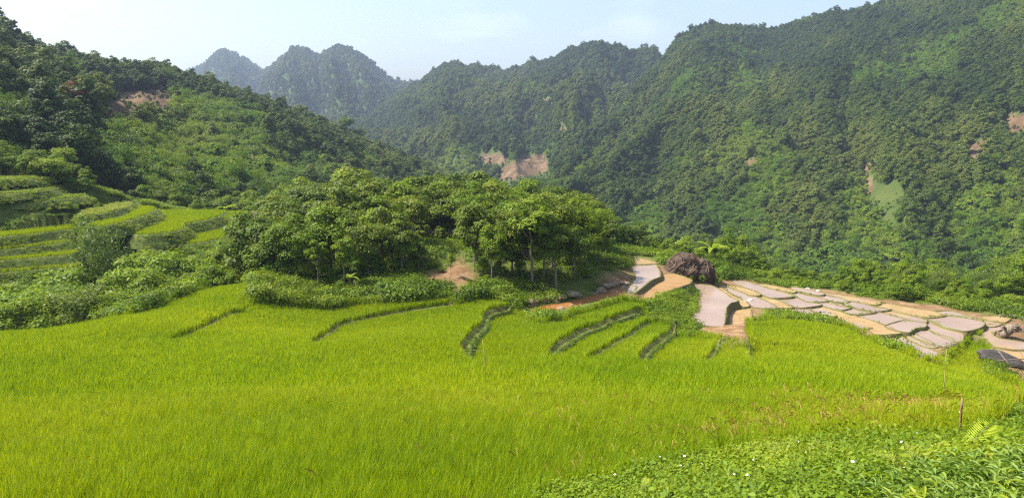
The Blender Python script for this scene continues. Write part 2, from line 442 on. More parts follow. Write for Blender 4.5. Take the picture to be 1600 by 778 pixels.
# bunds (steps) inside the rice slope: photo polyline from the low end up, step height, label
BUNDS = [
 ([(483,532),(500,517),(520,505),(545,495),(580,487),(620,480),(660,474),(705,469)], 0.45, 'faint grassy step curving across the yellowish middle of the rice slope'),
 ([(738,556),(731,540),(734,525),(745,511),(757,501),(762,487),(775,479),(800,475),(830,474)], 0.95, 'deep winding grassy step left of the orange muddy channel'),
 ([(858,545),(870,530),(890,518),(920,505),(960,495),(985,488),(1005,478)], 0.85, 'long dark grassy bund, leftmost of the four below the boulder'),
 ([(908,550),(925,535),(950,522),(975,512),(1000,500),(1015,490)], 0.5, 'thin pale grassy bund, second of the four below the boulder'),
 ([(998,557),(1003,540),(1015,525),(1035,512),(1057,500)], 0.9, 'thick bright green bund, third of the four below the boulder'),
 ([(1100,545),(1112,531),(1127,516)], 0.5, 'short grassy bund running down from the pink flooded paddy'),
 ([(1186,557),(1178,540),(1172,522)], 0.35, 'faint grassy edge below the tan paddy corner'),
 ([(232,530),(290,512),(340,490),(372,478)], 0.3, 'faint dark furrow line crossing the upper left rice'),
]
BL = [smooth_line(hit(p)[:, :2], 4) for p, _, _ in BUNDS]

RICE_PX = [(-420,790),(-420,560),(-200,527),(0,513),(60,507),(200,488),(300,452),(345,437),(372,440),(398,467),(450,472),(560,470),(640,467),(700,462),(716,470),(762,463),(800,473),(832,489),
 (842,498),(900,488),(960,472),(995,467),(1006,470),(1012,484),(1030,492),(1058,500),(1081,507),(1125,513),(1130,519),(1172,523)]
RICE_EDGE = [(1166,487,61),(1198,485,62),(1208,496,59.5),(1280,499,57.5),(1340,515,53),(1365,519,52),(1380,532,48.5),(1440,562,43.5),(1464,562,43.5),(1478,549,54),(1499,542,57),(1510,530,60.5),(1530,526,61.2),(1546,537,58),(1545,553,52.5),(1556,578,43),(1600,600,39.5),(1720,614,38)]
RICE_POLY = hit(RICE_PX[2:])[:, :2].tolist() + [at(*q)[:2].tolist() for q in RICE_EDGE]
RICE_POLY = [(-16, 5.5), (-30, 28)] + RICE_POLY
_rb = hit([(1600,636),(1578,646),(1558,668),(1490,692),(1400,692),(1200,706),(1000,742),(850,778)])[:, :2].tolist()
RICE_POLY += [(26, 20)] + _rb + [(0.0, 7.2), (-3.5, 6.0)]

# flooded paddies on the right: photo outline, how sandy, orange share, label
PADDIES = [
 ([(1086,445),(1109,447),(1124,455),(1140,466),(1149,470),(1137,473),(1130,481),(1125,510),(1081,504),(1085,491),(1091,478),(1091,460)], .2, 0, 'large pink flooded paddy right below the root covered boulder'),
 ([(1150,479),(1168,484),(1170,500),(1173,521),(1130,516),(1131,505),(1133,495),(1139,485)], .9, 0, 'sandy tan drained paddy beside the steep dark step'),
 ([(1122,450),(1129,452),(1134,458),(1147,465),(1163,473),(1166,478),(1155,479),(1151,472),(1144,467),(1136,461),(1128,456)], .75, 0, 'narrow cream paddy strip between the pink paddy and the long lilac one'),
 ([(1123,445),(1137,447),(1150,453),(1165,457),(1176,464),(1190,469),(1201,475),(1212,481),(1182,480),(1168,471),(1158,464),(1143,457),(1131,450)], .2, 0, 'long lilac paddy running from the boulder down to the rice corner'),
 ([(1140,447),(1158,450),(1172,454),(1184,459),(1183,461),(1174,461),(1167,457),(1152,452)], .8, 0, 'small cream paddy behind the long lilac paddy'),
 ([(1146,441),(1153,438),(1180,445),(1196,451),(1214,455),(1236,463),(1208,465),(1202,463),(1193,460),(1185,456),(1170,450)], .1, 0, 'big lilac paddy nearest the dark trees behind the boulder'),
 ([(1178,463),(1190,463),(1205,467),(1222,473),(1235,480),(1214,480),(1203,474),(1192,469)], .72, 0, 'tan paddy between two lilac paddies'),
 ([(1213,467),(1239,465),(1256,472),(1280,476),(1252,480),(1239,479),(1228,473)], .15, 0, 'square lilac paddy right of the tan strip'),
 ([(1223,482),(1246,481),(1263,486),(1283,493),(1272,496),(1255,494),(1238,489)], .15, 0, 'lilac paddy along the upper edge of the bright rice'),
 ([(1197,482),(1218,482),(1232,488),(1235,492),(1208,494),(1203,488)], .4, 0, 'small pink paddy at the corner of the green rice'),
 ([(1240,458),(1254,461),(1272,465),(1293,470),(1263,472),(1256,468),(1246,463)], .45, 0, 'small pale paddy in the second row from the trees'),
 ([(1180,444),(1200,446),(1222,450),(1240,455),(1236,457),(1218,453),(1198,449)], .8, 0, 'thin cream strip along the shrub edge behind the boulder'),
 ([(1258,456),(1280,461),(1297,463),(1310,466),(1323,471),(1303,473),(1296,470),(1285,466),(1270,461)], .5, 0, 'pale paddy below the two white stones'),
 ([(1275,473),(1291,472),(1306,475),(1326,480),(1311,484),(1297,480),(1285,477)], .4, 0, 'pinkish paddy above the long cream one'),
 ([(1318,473),(1333,472),(1349,476),(1366,481),(1388,483),(1365,486),(1345,484),(1326,479)], .1, 0, 'lilac paddy against the grassy path under the tree line'),
 ([(1313,484),(1331,482),(1346,485),(1363,488),(1333,492),(1325,490)], .1, 0, 'small lilac paddy just above the straight dividing bund'),
 ([(1340,494),(1373,489),(1391,494),(1415,500),(1387,509),(1375,505),(1360,499)], .15, 0, 'diamond shaped lilac paddy in the middle of the terraces'),
 ([(1378,487),(1396,485),(1416,492),(1443,500),(1440,504),(1425,501),(1410,497)], .2, 0, 'slim lilac paddy under the cream headland'),
 ([(1270,481),(1286,479),(1298,481),(1316,489),(1336,495),(1361,502),(1383,510),(1402,520),(1368,522),(1362,512),(1348,513),(1335,506),(1316,503),(1305,498),(1290,494),(1277,490)], .55, 0, 'long cream paddy band bordering the ragged rice edge'),
 ([(1375,524),(1404,522),(1418,527),(1435,535),(1450,545),(1462,553),(1462,558),(1448,560),(1437,557),(1425,550),(1405,541),(1388,533)], .2, 0, 'lowest pink paddy with a rounded end beside the rice'),
 ([(1401,519),(1412,518),(1430,525),(1448,534),(1461,541),(1454,543),(1442,539),(1425,531)], .3, 0, 'thin pink sliver above the lowest round ended paddy'),
 ([(1388,510),(1415,502),(1442,505),(1440,510),(1428,511),(1420,515),(1416,518),(1404,516)], .25, 0, 'pink paddy with a curved dark riser at its right end'),
 ([(1425,517),(1440,514),(1455,520),(1480,528),(1488,535),(1489,541),(1466,541),(1450,533),(1435,528)], .4, 0, 'pale pink paddy below the curved dark riser'),
 ([(1444,503),(1462,506),(1478,512),(1494,517),(1500,524),(1497,534),(1488,531),(1480,528),(1462,520),(1455,513),(1447,510)], .15, 0, 'lilac paddy tapering to a corner by the green rice patch'),
 ([(1450,497),(1475,494.5),(1500,497),(1525,501),(1533,504),(1530,509),(1518,514),(1504,516),(1490,513),(1478,510),(1462,502)], .12, 0, 'large oval lilac paddy with a tall grassy rim'),
 ([(1368,479),(1386,475),(1406,479),(1430,483),(1455,487),(1472,493),(1447,496),(1430,493),(1410,488),(1395,484)], .9, 0, 'wide cream drained paddy under the dark tree line'),
 ([(1465,488),(1485,487),(1505,493),(1516,497),(1490,495),(1475,492)], .5, 0, 'thin pinkish paddy behind the oval one'),
 ([(1537,495),(1560,495),(1573,498),(1565,503),(1548,501)], 1.0, 0, 'small yellow sandy plot by the grey bush'),
 ([(1522,522),(1540,512),(1552,508),(1572,509),(1549,517),(1546,524),(1559,530),(1600,536),(1625,545),(1580,545),(1556,541),(1546,531),(1535,526)], .35, 0, 'curved pink paddy wrapping round the driftwood stump'),
 ([(1557,546),(1590,550),(1630,553),(1640,580),(1600,578),(1589,568),(1576,558),(1563,552)], .6, 0, 'cream paddy behind the dark rock with poles'),
 ([(989,415),(1010,414),(1022,414),(1027,425),(1027,432),(1015,437),(1009,441),(995,452),(986,458),(983,455),(992,441),(994,430),(990,420)], .05, 0, 'blue grey paddy left of the root covered boulder'),
 ([(978,402),(992,403),(1015,408),(1026,411),(1010,413),(990,413)], .55, 0, 'highest small pale paddy at the end of the grove'),
 ([(1030,430),(1050,428),(1076,437),(1073,443),(1050,451),(1030,459),(1016,468),(1005,469),(1008,460),(1020,450),(1025,443),(1033,437)], .95, .35, 'orange brown muddy paddy in front of the boulder'),
 ([(826,483),(850,477),(890,471),(920,463),(958,456),(984,448),(990,449),(985,456),(975,461),(940,468),(890,480),(852,490),(838,490)], .95, .9, 'orange muddy channel below the grove'),
 ([(1283,459),(1310,461),(1345,467),(1372,472),(1366,476),(1335,471),(1312,466)], .75, 0, 'cream strip along the rim path under the tree line'),
 ([(1240,449),(1262,453),(1284,459),(1280,461),(1258,456),(1240,454)], .6, 0, 'pale strip just below the rim shrubs'),
 ([(1520,498),(1545,503),(1560,506),(1545,510),(1534,503)], .4, 0, 'small pink corner plot beyond the oval paddy'),
 ([(1296,473.5),(1303,473),(1318,474),(1324,479),(1312,477)], .3, 0, 'tiny pinkish plot in the middle of the terraces'),
 ([(1470,494),(1480,493),(1520,497),(1533,502),(1500,496),(1478,494)], .6, 0, 'narrow sandy strip behind the oval paddy'),
]
# left rice terraces
TERRACES = [
 ([(250,331),(300,330.5),(350,331),(350,334),(335,341),(310,347),(287,351),(288,356),(275,362),(240,367),(215,367.5),(200,363),(225,355),(245,345),(253,338)], 'widest bright rice terrace beyond the bamboo, with a notched front edge'),
 ([(351,333),(400,333),(415,334),(412,341),(375,342),(346,343),(336,341.5)], 'small rice terrace running behind the left end of the grove'),
 ([(222,386),(250,377),(288,370),(318,356),(345,346),(412,344),(400,354),(378,364),(345,373),(320,379),(270,385),(225,391)], 'lower rice terrace half hidden by bushes, below the notched one'),
 ([(140,352),(190,342),(212,331),(222,325),(241,326),(236,333),(215,341),(192,348),(150,356)], 'curved rice terrace below the brown maize patch'),
 ([(-60,373),(0,365),(60,359),(140,350),(140,355),(60,365),(0,371),(-60,378)], 'uppermost of the four long rice strips at the left edge'),
 ([(-60,392),(0,385),(60,379),(106,373),(108,379),(60,385),(0,391),(-60,397)], 'second long rice strip from the top at the left edge'),
 ([(-60,408),(0,401),(60,395),(116,388),(119,397),(60,403),(0,408),(-60,414)], 'third long rice strip from the top at the left edge'),
 ([(-60,427),(0,421),(70,415),(145,411),(150,416),(70,421),(0,427),(-60,431)], 'lowest long rice strip at the left edge above the weeds'),
 ([(-60,326),(0,322),(45,320.5),(46,324),(0,328),(-60,332)], 'short high rice strip below the grassy bank at the left edge'),
]
def make_plane(pix):
    pix = np.array(pix, float)
    z = hit(pix)[:, 2].mean()
    return np.c_[on_plane(pix, np.full(len(pix), z))], z
GRASS_T = [
 ([(-60,318),(0,314),(60,311),(125,305),(127,308),(60,315),(0,318),(-60,322)], 'thin weedy terrace strip high on the left slope'),
 ([(-60,303),(0,298),(50,295),(90,288),(92,293),(50,301),(0,304),(-60,308)], 'grassy terrace edge above the brown cut on the left slope'),
 ([(-60,280),(0,276),(50,273),(56,279),(0,283),(-60,287)], 'topmost grassy terrace at the left edge'),
 ([(130,331),(190,317),(206,319),(190,327),(140,337)], 'brownish maize terrace above the curved rice terrace')]
PADDY_RAISE = {0: 0.5, 4: 0.06, 5: 0.08, 21: 0.2, 24: 0.22, 25: 0.1, 17: 0.05, 19: -0.1, 20: -0.06, 9: -0.06, 8: -0.06, 1: -0.1}
def paddy_plane(i, pix):
    if i == 33: return on_plane(np.array(pix, float), np.full(len(pix), -15.25)), -15.25
    if 30 <= i <= 33: return make_plane(pix)
    pix = np.array(pix, float); c = pix.mean(0)
    z = np.interp(c[0], [1100, 1150, 1200, 1300, 1400, 1500, 1600], [-17.1, -17.2, -17.3, -17.45, -17.6, -17.8, -18.1]) + PADDY_RAISE.get(i, 0.02 * (i % 3))
    return on_plane(pix, np.full(len(pix), z)), z
PP = [paddy_plane(i, p[0]) for i, p in enumerate(PADDIES)]
TZ = {0: -12.5, 1: -12.95, 2: -13.9, 3: -11.2}
TT = [(on_plane(np.array(p[0], float), np.full(len(p[0]), TZ[i])), TZ[i]) if i in TZ else make_plane(p[0]) for i, p in enumerate(TERRACES)]
GT = [make_plane(p[0]) for p in GRASS_T]
FLAT = [(smooth_line(P[:, :2], 3, True), z, 'p') for P, z in PP] + [(smooth_line(P[:, :2], 3, True), z, 't') for P, z in GT] + [(smooth_line(P[:, :2], 3, True), z, 't') for P, z in TT]

def soil_regions():
    R = []
    for pix in ([(640,437),(665,425),(690,418),(715,400),(720,398),(735,418),(758,440),(745,455),(715,462),(700,450),(660,448)],
                [(1556,582),(1575,578),(1600,590),(1640,610),(1640,622),(1600,604)], [(930,436),(960,425),(990,412),(993,440),(975,450),(940,455)],
                [(372,448),(384,440),(392,452),(380,470)], [(0,300),(60,303),(100,303),(100,310),(60,309),(0,311)],
                [(1110,437),(1146,437),(1143,444),(1118,446)], [(975,395),(1028,410),(1020,415),(975,402)]):
        R.append(hit(pix)[:, :2])
    R.append(np.array([p for p in hit([(1085,425),(1180,437),(1290,452),(1370,466),(1460,478),(1540,490),(1600,498),(1640,540),(1640,600),(1590,600),(1556,580),(1545,550),(1500,545),(1465,565),(1380,535),(1340,518),(1280,500),(1200,490),(1175,525),(1082,510),(1092,480),(1094,450),(1075,442),(1040,458),(1008,476),(975,462),(990,410)])[:, :2]]))
    return R
SOIL = soil_regions()

def G(x, y, want_soil=False):
    """ground height"""
    x = np.asarray(x, float); y = np.asarray(y, float)
    z = S0(x, y)
    far = np.clip((np.hypot(x, y) - 8) / 20, 0, 1)
    inr = inpoly(x, y, RICE_POLY)
    dr, _, _, _ = polydist(x, y, RICE_POLY, True)
    rmask = np.where(inr, np.clip(dr / 0.35, 0, 1), 0)
    z = z + (fbm(x * 0.35, y * 0.35, 3) - 0.5) * np.where(inr, 0.10, 0.55) * far
    for line, (pix, h, lab) in zip(BL, BUNDS):
        near = (np.abs(x - line[:, 0].mean()) < 30) & (np.abs(y - line[:, 1].mean()) < 30)
        if not near.any(): continue
        d, s, a, e = polydist(x[near], y[near], line)
        fade = np.clip(a / 5.0, 0.12, 1) * np.where(e, np.exp(-d / 1.5), 1)
        z[near] += h * np.where(s > 0, 0.42 * np.clip(d / 0.35, 0, 1) * np.exp(-d / 2.6), -0.62 * np.clip(d / 0.30, 0, 1) * np.exp(-d / 6.0)) * fade
    z = z - 0.62 * rmask
    soil = np.zeros(x.shape)
    for R in SOIL:
        i = inpoly(x, y, R); d, _, _, _ = polydist(x, y, R, True)
        soil = np.maximum(soil, np.where(i, np.clip(0.25 + d / 1.2, 0, 1), np.clip(0.25 - d / 1.2, 0, 1)))
    wsum = np.zeros(x.shape); zsum = np.zeros(x.shape); dmin = np.full(x.shape, 99.0); inside = np.zeros(x.shape, bool); zin = np.zeros(x.shape)
    for poly, zp, k in FLAT:
        c = poly.mean(0); r = np.abs(poly - c).max() + 4
        near = (np.abs(x - c[0]) < r) & (np.abs(y - c[1]) < r)
        if not near.any(): continue
        xx, yy = x[near], y[near]
        d, _, _, _ = polydist(xx, yy, poly, True); i = inpoly(xx, yy, poly)
        ww = 1.0 / (d + 0.05) ** 3
        if k == 't': ww = ww * np.where(d < 0.8, 1, 0)
        wsum[near] += ww; zsum[near] += ww * zp; dmin[near] = np.minimum(dmin[near], np.where(k == 'p', d, d + 1.7))
        zin[near] = np.where(i, np.where(inside[near], np.minimum(zin[near], zp), zp), zin[near]); inside[near] |= i
    bl = np.clip(1 - dmin / 2.2, 0, 1); bl = np.where(inr, 0, bl)
    zb = zsum / np.maximum(wsum, 1e-9)
    z = np.where((wsum > 0), z * (1 - bl) + (zb + 0.01) * bl, z)
    for poly, zp, k in FLAT:
        if k != 't': continue
        c = poly.mean(0); r = np.abs(poly - c).max() + 7
        near = (np.abs(x - c[0]) < r) & (np.abs(y - c[1]) < r)
        if not near.any(): continue
        xx, yy = x[near], y[near]; d, _, _, _ = polydist(xx, yy, poly, True)
        yn = np.interp(xx, np.sort(poly[:, 0]), poly[np.argsort(poly[:, 0]), 1])
        z[near] = np.where((yy < yn + 1) & (d < 6), np.minimum(z[near], zp - 0.25 + np.clip(d - 3, 0, 3) * 0.5), z[near])
    z = np.where(inside, zin - 0.07, z)
    if want_soil: return z, np.where(inr, 0.25, soil), inside
    return z

# ------------------------------------------------------------------ the near hillside
def build_hillside():
    nu, nv = 520, 460
    us = np.linspace(-1.12, 1.2, nu); ys = np.geomspace(8.5, 205, nv) - 8
    U, Y = np.meshgrid(us, ys)
    X = U * (Y + 8)
    Z, soil, inside = G(X.ravel(), Y.ravel(), True)
    Z = Z.reshape(X.shape)
    edge = np.clip((Y - 150) / 45, 0, 1) ** 2
    Z = Z * (1 - edge) + (-78) * edge
    i, j = np.meshgrid(np.arange(nv - 1), np.arange(nu - 1), indexing='ij')
    a = (i * nu + j).ravel()
    Fc = np.stack([a, a + 1, a + nu + 1, a + nu], -1)
    V = np.stack([X, Y, Z], -1).reshape(-1, 3)
    me = mesh_np('hillside', V, Fc, M['ground'], True, {'soil': soil})
    return obj('terraced_hillside', me, kind='structure', label='near hillside carrying the rice terraces and the grove')
build_hillside()
vm = mesh_np('valley_floor', [(-2000, -1200, -80), (2000, -1200, -80), (2000, 2850, -80), (-2000, 2850, -80)], [[0, 1, 2, 3]], M['hill'],
             attrs={'soil': [0] * 4, 'meadow': [0] * 4, 'rock': [0] * 4})
obj('valley_floor', vm, kind='structure', label='low valley ground between the hills')

# ------------------------------------------------------------------ plant shapes
def leaf_quads(C, N, size, asp=0.5, droop=0.0, R=rng, fold=0.0):
    """kite leaves at C facing N"""
    n = len(C)
    N = N / (np.linalg.norm(N, axis=1)[:, None] + 1e-9)
    r = R.normal(size=(n, 3)); r[:, 2] -= droop
    T = r - (r * N).sum(1)[:, None] * N; T /= np.linalg.norm(T, axis=1)[:, None] + 1e-9
    B = np.cross(N, T)
    s = np.asarray(size)[:, None] * np.ones((n, 1))
    V = np.stack([C - T * s * 0.5, C + B * s * asp * 0.5 - T * s * 0.05 + N * s * fold, C + T * s * 0.55, C - B * s * asp * 0.5 - T * s * 0.05 + N * s * fold], 1)
    return V.reshape(-1, 3)

def quads_mesh(name, V, mat, lv, smooth=False):
    n = len(V) // 4
    return mesh_np(name, V, np.arange(4 * n).reshape(n, 4), mat, smooth, {'lv': np.repeat(lv, 4)})

def crown_points(R, H, Rad, zlo, nclump, per, flat=0.75, cr=(0.26, 0.42), taper=0.0):
    """leaf positions in clumps filling an uneven crown, unit: metres"""
    Cs = []; Ns = []; lv = []; centers = []
    zc = (H + zlo) / 2; hz = (H - zlo) / 2
    for k in range(nclump):
        d = R.normal(size=3); d /= np.linalg.norm(d)
        rr = R.random() ** 0.45 * 0.80
        zz = d[2] * rr
        rad = Rad * (1 - taper * max(zz, -0.2))
        c = np.array([d[0] * rr * rad, d[1] * rr * rad, zc + zz * hz])
        r = Rad * R.uniform(*cr)
        centers.append((c, r))
        q = R.normal(size=(per, 3)); q /= np.linalg.norm(q, axis=1)[:, None]
        q[:, 2] = np.where(q[:, 2] < -0.3, -q[:, 2] * 0.8, q[:, 2])
        rad2 = r * R.uniform(0.55, 1.08, per)[:, None]
        P = c + q * rad2 * np.array([1, 1, flat])
        Cs.append(P)
        out = q * 0.8 + (P - np.array([0, 0, zc])) / Rad * 0.35 + R.normal(size=(per, 3)) * 0.45 + np.array([0, 0, 0.45])
        Ns.append(out)
        lv.append(np.clip(R.normal(0.45, 0.22, per) + R.normal(0, 0.10), 0, 1))
    return np.vstack(Cs), np.vstack(Ns), np.concatenate(lv), centers

def tree_meshes(tag, R, H, Rad, zlo, nclump, per, leaf, mat, asp=0.55, trunk_r=0.11, taper=0.0, flat=0.75, cr=(0.26, 0.42), bark='bark', limbs=7, lean=0.3):
    C, N, lv, cen = crown_points(R, H, Rad, zlo, nclump, per, flat, cr, taper)
    off = np.array([R.normal(0, lean), R.normal(0, lean)])
    bend = lambda z: np.stack([off[0] * (z / H) ** 1.5, off[1] * (z / H) ** 1.5, np.zeros_like(z)], -1)
    C = C + bend(np.maximum(C[:, 2], 0))
    s = leaf * R.uniform(0.6, 1.35, len(C))
    crown = quads_mesh(tag + '_crown', leaf_quads(C, N, s, asp, 0.4, R, 0.06), mat, lv)
    mb = MB()
    zs = np.linspace(-0.5, H * 0.86, 9)
    wob = np.cumsum(R.normal(0, 0.03, (9, 3)), 0) * np.array([1, 1, 0]); wob[0] = 0
    tp = np.c_[np.zeros(9), np.zeros(9), zs] + bend(np.maximum(zs, 0)) + wob
    mb.tube(tp, np.linspace(trunk_r * 1.25, trunk_r * 0.22, 9), 7)
    for c, r in [cen[i] for i in R.permutation(len(cen))[:limbs]]:
        z0 = np.clip(c[2] * R.uniform(0.5, 0.8), 0.25 * H, 0.8 * H)
        b0 = np.array([np.interp(z0, zs, tp[:, 0]), np.interp(z0, zs, tp[:, 1]), z0])
        c2 = c + bend(np.array([max(c[2], 0)]))[0]
        mid = (b0 + c2) / 2 + np.array([0, 0, -0.06 * H * R.random()])
        mb.tube([b0, mid, c2], [trunk_r * 0.5, trunk_r * 0.33, trunk_r * 0.12], 5)
    return mb.mesh(tag + '_trunk', M[bark]), crown

def bamboo_meshes(tag, R, H, spread, nculm, per, leaf, mat, asp=0.22, culm_r=0.035):
    C = []; N = []; lv = []; mb = MB()
    for k in range(nculm):
        a = R.uniform(0, 6.28); d = np.array([math.cos(a), math.sin(a), 0]); h = H * R.uniform(0.65, 1.0)
        b = d * R.uniform(0, 0.12) * spread; rch = spread * R.uniform(0.25, 1.0)
        t = np.linspace(0, 1, 9)
        pts = b + d * (rch * t ** 2.2)[:, None] + np.array([0, 0, 1.0]) * (h * (t - 0.12 * t ** 4))[:, None]
        pts[0, 2] -= 0.4
        mb.tube(pts, np.linspace(culm_r, culm_r * 0.25, 9), 5)
        tt = R.uniform(0.28, 1.0, per) ** 0.8
        P = np.stack([np.interp(tt, t, pts[:, i]) for i in range(3)], -1)
        P += R.normal(size=(per, 3)) * np.array([1, 1, 0.8]) * (0.10 * spread + 0.14 * spread * np.sin(np.pi * np.clip(tt, 0, 1)))[:, None]
        C.append(P); N.append(R.normal(size=(per, 3)) * 0.6 + d * 0.4 + np.array([0, 0, 0.7])); lv.append(np.clip(R.normal(0.45, 0.22, per), 0, 1))
    C = np.vstack(C); N = np.vstack(N); lv = np.concatenate(lv)
    return mb.mesh(tag + '_culms', M['bamboo']), quads_mesh(tag + '_foliage', leaf_quads(C, N, leaf * R.uniform(.6, 1.3, len(C)), asp, 1.0, R), mat, lv)

def blades(R, n, h, w, spread, lean, seg=3, hvar=0.3, curl=0.5):
    """grass blades as tapered strips; returns V (quads) and lv per quad"""
    V = []; lv = []
    for k in range(n):
        a = R.uniform(0, 6.28); d = np.array([math.cos(a), math.sin(a), 0])
        b = R.normal(0, spread, 3) * np.array([1, 1, 0])
        hh = h * (1 - hvar * R.random()); ln = lean * R.uniform(0.3, 1.4) * hh
        t = np.linspace(0, 1, seg + 1)
        zz = hh * (t - curl * 0.35 * t ** 3); out = ln * (t ** 1.8)
        c = b + d * out[:, None]; c[:, 2] = zz
        a2 = a + 1.57 + R.normal(0, 0.6); sd = np.array([math.cos(a2), math.sin(a2), 0])
        ww = w * np.array([0.7, 1.0, 0.75, 0.45, 0.2][:seg]) if seg <= 5 else w
        ww = np.append(ww, 0.05 * w)
        l = c - sd * ww[:, None] / 2; r = c + sd * ww[:, None] / 2
        v = np.clip(R.normal(0.45, 0.22), 0, 1)
        for i in range(seg):
            V += [l[i], r[i], r[i + 1], l[i + 1]]; lv.append(np.clip(v + 0.10 * (i - 1), 0, 1))
    return np.array(V), np.array(lv)

# ------------------------------------------------------------------ scatter (geometry nodes, for uncountable cover only)
def coll(name, meshes):
    c = bpy.data.collections.new(name)
    for i, me in enumerate(meshes):
        o = bpy.data.objects.new(f'{name}_{i:02d}', me); c.objects.link(o)
    return c

def scatter(name, P, rz, scl, tint, idx, c, label, parent=None, tilt=None, scl3=None, **props):
    P = np.asarray(P, np.float32)
    me = bpy.data.meshes.new(name); me.vertices.add(len(P)); me.vertices.foreach_set('co', P.ravel())
    def fa(n, v):
        a = me.attributes.new(n, 'FLOAT', 'POINT'); a.data.foreach_set('value', np.asarray(v, np.float32))
    def va(n, v):
        a = me.attributes.new(n, 'FLOAT_VECTOR', 'POINT'); a.data.foreach_set('vector', np.asarray(v, np.float32).ravel())
    rot = np.zeros((len(P), 3)); rot[:, 2] = rz
    if tilt is not None: rot[:, :2] = tilt
    va('rot', rot); fa('tint', tint)
    if scl3 is None: scl3 = np.repeat(np.asarray(scl)[:, None], 3, 1)
    va('scl', scl3)
    a = me.attributes.new('idx', 'INT', 'POINT'); a.data.foreach_set('value', np.asarray(idx, np.int32))
    g = bpy.data.node_groups.new(name + '_gn', 'GeometryNodeTree')
    g.interface.new_socket('Geometry', in_out='INPUT', socket_type='NodeSocketGeometry')
    g.interface.new_socket('Geometry', in_out='OUTPUT', socket_type='NodeSocketGeometry')
    n = g.nodes; L = g.links
    gi = n.new('NodeGroupInput'); go = n.new('NodeGroupOutput')
    ip = n.new('GeometryNodeInstanceOnPoints'); ci = n.new('GeometryNodeCollectionInfo')
    ci.inputs['Collection'].default_value = c
    ci.inputs['Separate Children'].default_value = True; ci.inputs['Reset Children'].default_value = True
    def na(nm, t):
        x = n.new('GeometryNodeInputNamedAttribute'); x.data_type = t; x.inputs['Name'].default_value = nm; return x.outputs['Attribute']
    er = n.new('FunctionNodeEulerToRotation')
    L.new(na('rot', 'FLOAT_VECTOR'), er.inputs[0]); L.new(er.outputs[0], ip.inputs['Rotation'])
    L.new(na('scl', 'FLOAT_VECTOR'), ip.inputs['Scale']); L.new(na('idx', 'INT'), ip.inputs['Instance Index'])
    ip.inputs['Pick Instance'].default_value = True
    L.new(gi.outputs[0], ip.inputs['Points']); L.new(ci.outputs[0], ip.inputs['Instance']); L.new(ip.outputs[0], go.inputs[0])
    o = obj(name, me, parent, kind='stuff', label=label, **props)
    mod = o.modifiers.new('scatter', 'NODES'); mod.node_group = g
    return o

# ------------------------------------------------------------------ mountains
def mountain(name, label, cols, ns, nt_, prof=1.0, amp=20, fs=6, ft=3, shear=0.0, rough=4, seed=0, clear=(), meadow=(), rock=(), back=120):
    cols = np.array(cols, float)
    s = np.linspace(0, 1, ns); cs = (cols[:, 0] - cols[0, 0]) / (cols[-1, 0] - cols[0, 0])
    q = [np.interp(s, cs, cols[:, k]) for k in range(5)]
    R = at(q[0], q[1], q[2]); Ft = at(q[0], q[3], q[4])
    t = np.linspace(0, 1, nt_)[:, None]
    P = Ft[None] + (R - Ft)[None] * t[..., None]
    P[..., 2] = Ft[None, :, 2] + (R - Ft)[None, :, 2] * t ** prof
    ss = np.broadcast_to(s[None], P.shape[:2])
    win = np.sin(np.pi * np.clip(t, 0, 1)) ** 0.7
    tw = np.broadcast_to(t, ss.shape)
    base = fbm(ss * fs + shear * tw + seed * 3.7, tw * ft + seed * 1.3, 4)
    rid = 1 - np.abs(2 * base - 1) * 2
    d = (rid - 0.35) * amp * win
    P[..., 2] += d * 0.75; P[..., 1] -= d * 0.8
    P[..., 2] += (fbm(ss * fs * 7 + 9 + seed, tw * ft * 7, 3) - 0.5) * rough * np.clip(tw * 4, 0, 1)
    Bk = [P[-1] + np.array([0, back * k, -back * 0.55 * k - 4]) for k in (0.4, 1.0, 2.0)]
    Pall = np.vstack([P, np.array(Bk)])
    nr = Pall.shape[0]
    i, j = np.meshgrid(np.arange(nr - 1), np.arange(ns - 1), indexing='ij'); a = (i * ns + j).ravel()
    V = Pall.reshape(-1, 3); px, py = proj(V)
    def mask(polys):
        m = np.zeros(len(V))
        for p in polys:
            p = np.array(p, float)
            d, _, _, _ = polydist(px, py, p, True)
            jit = (fbm(px / 9, py / 9, 3) - 0.5) * 10
            m = np.maximum(m, np.clip((np.where(inpoly(px, py, p), d, -d) + jit) / 3 + 0.5, 0, 1))
        return m * (np.arange(len(V)) < nt_ * ns)
    so, mw, rk = mask(clear), mask(meadow), mask(rock)
    me = mesh_np(name, V, np.stack([a, a + 1, a + ns + 1, a + ns], -1), M['hill'], True, {'soil': so, 'meadow': mw, 'rock': rk})
    obj(name, me, kind='structure', label=label)
    bare = np.maximum(np.maximum(so, mw), rk)[:nt_ * ns].reshape(nt_, ns)
    return P, bare

def sample_sheet(P, bare, n, R, pxlim=(-40, 1640), tpow=1.0):
    nt_, ns = P.shape[:2]
    A = np.linalg.norm(np.cross(P[1:, :-1] - P[:-1, :-1], P[:-1, 1:] - P[:-1, :-1]), axis=-1)
    px, py = proj(P.reshape(-1, 3)); px = px.reshape(nt_, ns)[:-1, :-1]; py = py.reshape(nt_, ns)[:-1, :-1]
    A = A * ((px > pxlim[0]) & (px < pxlim[1]) & (py < 560) & (py > -60))
    A = A * (1 - np.clip(bare[:-1, :-1] * 1.6, 0, 0.95))
    p = (A / A.sum()).ravel()
    k = R.choice(len(p), n, p=p); i, j = k // (ns - 1), k % (ns - 1)
    a, b = R.random(n)[:, None], R.random(n)[:, None]
    Q = P[i, j] * (1 - a) * (1 - b) + P[i + 1, j] * a * (1 - b) + P[i, j + 1] * (1 - a) * b + P[i + 1, j + 1] * a * b
    return Q, (i + a[:, 0]) / nt_, (j + b[:, 0]) / ns

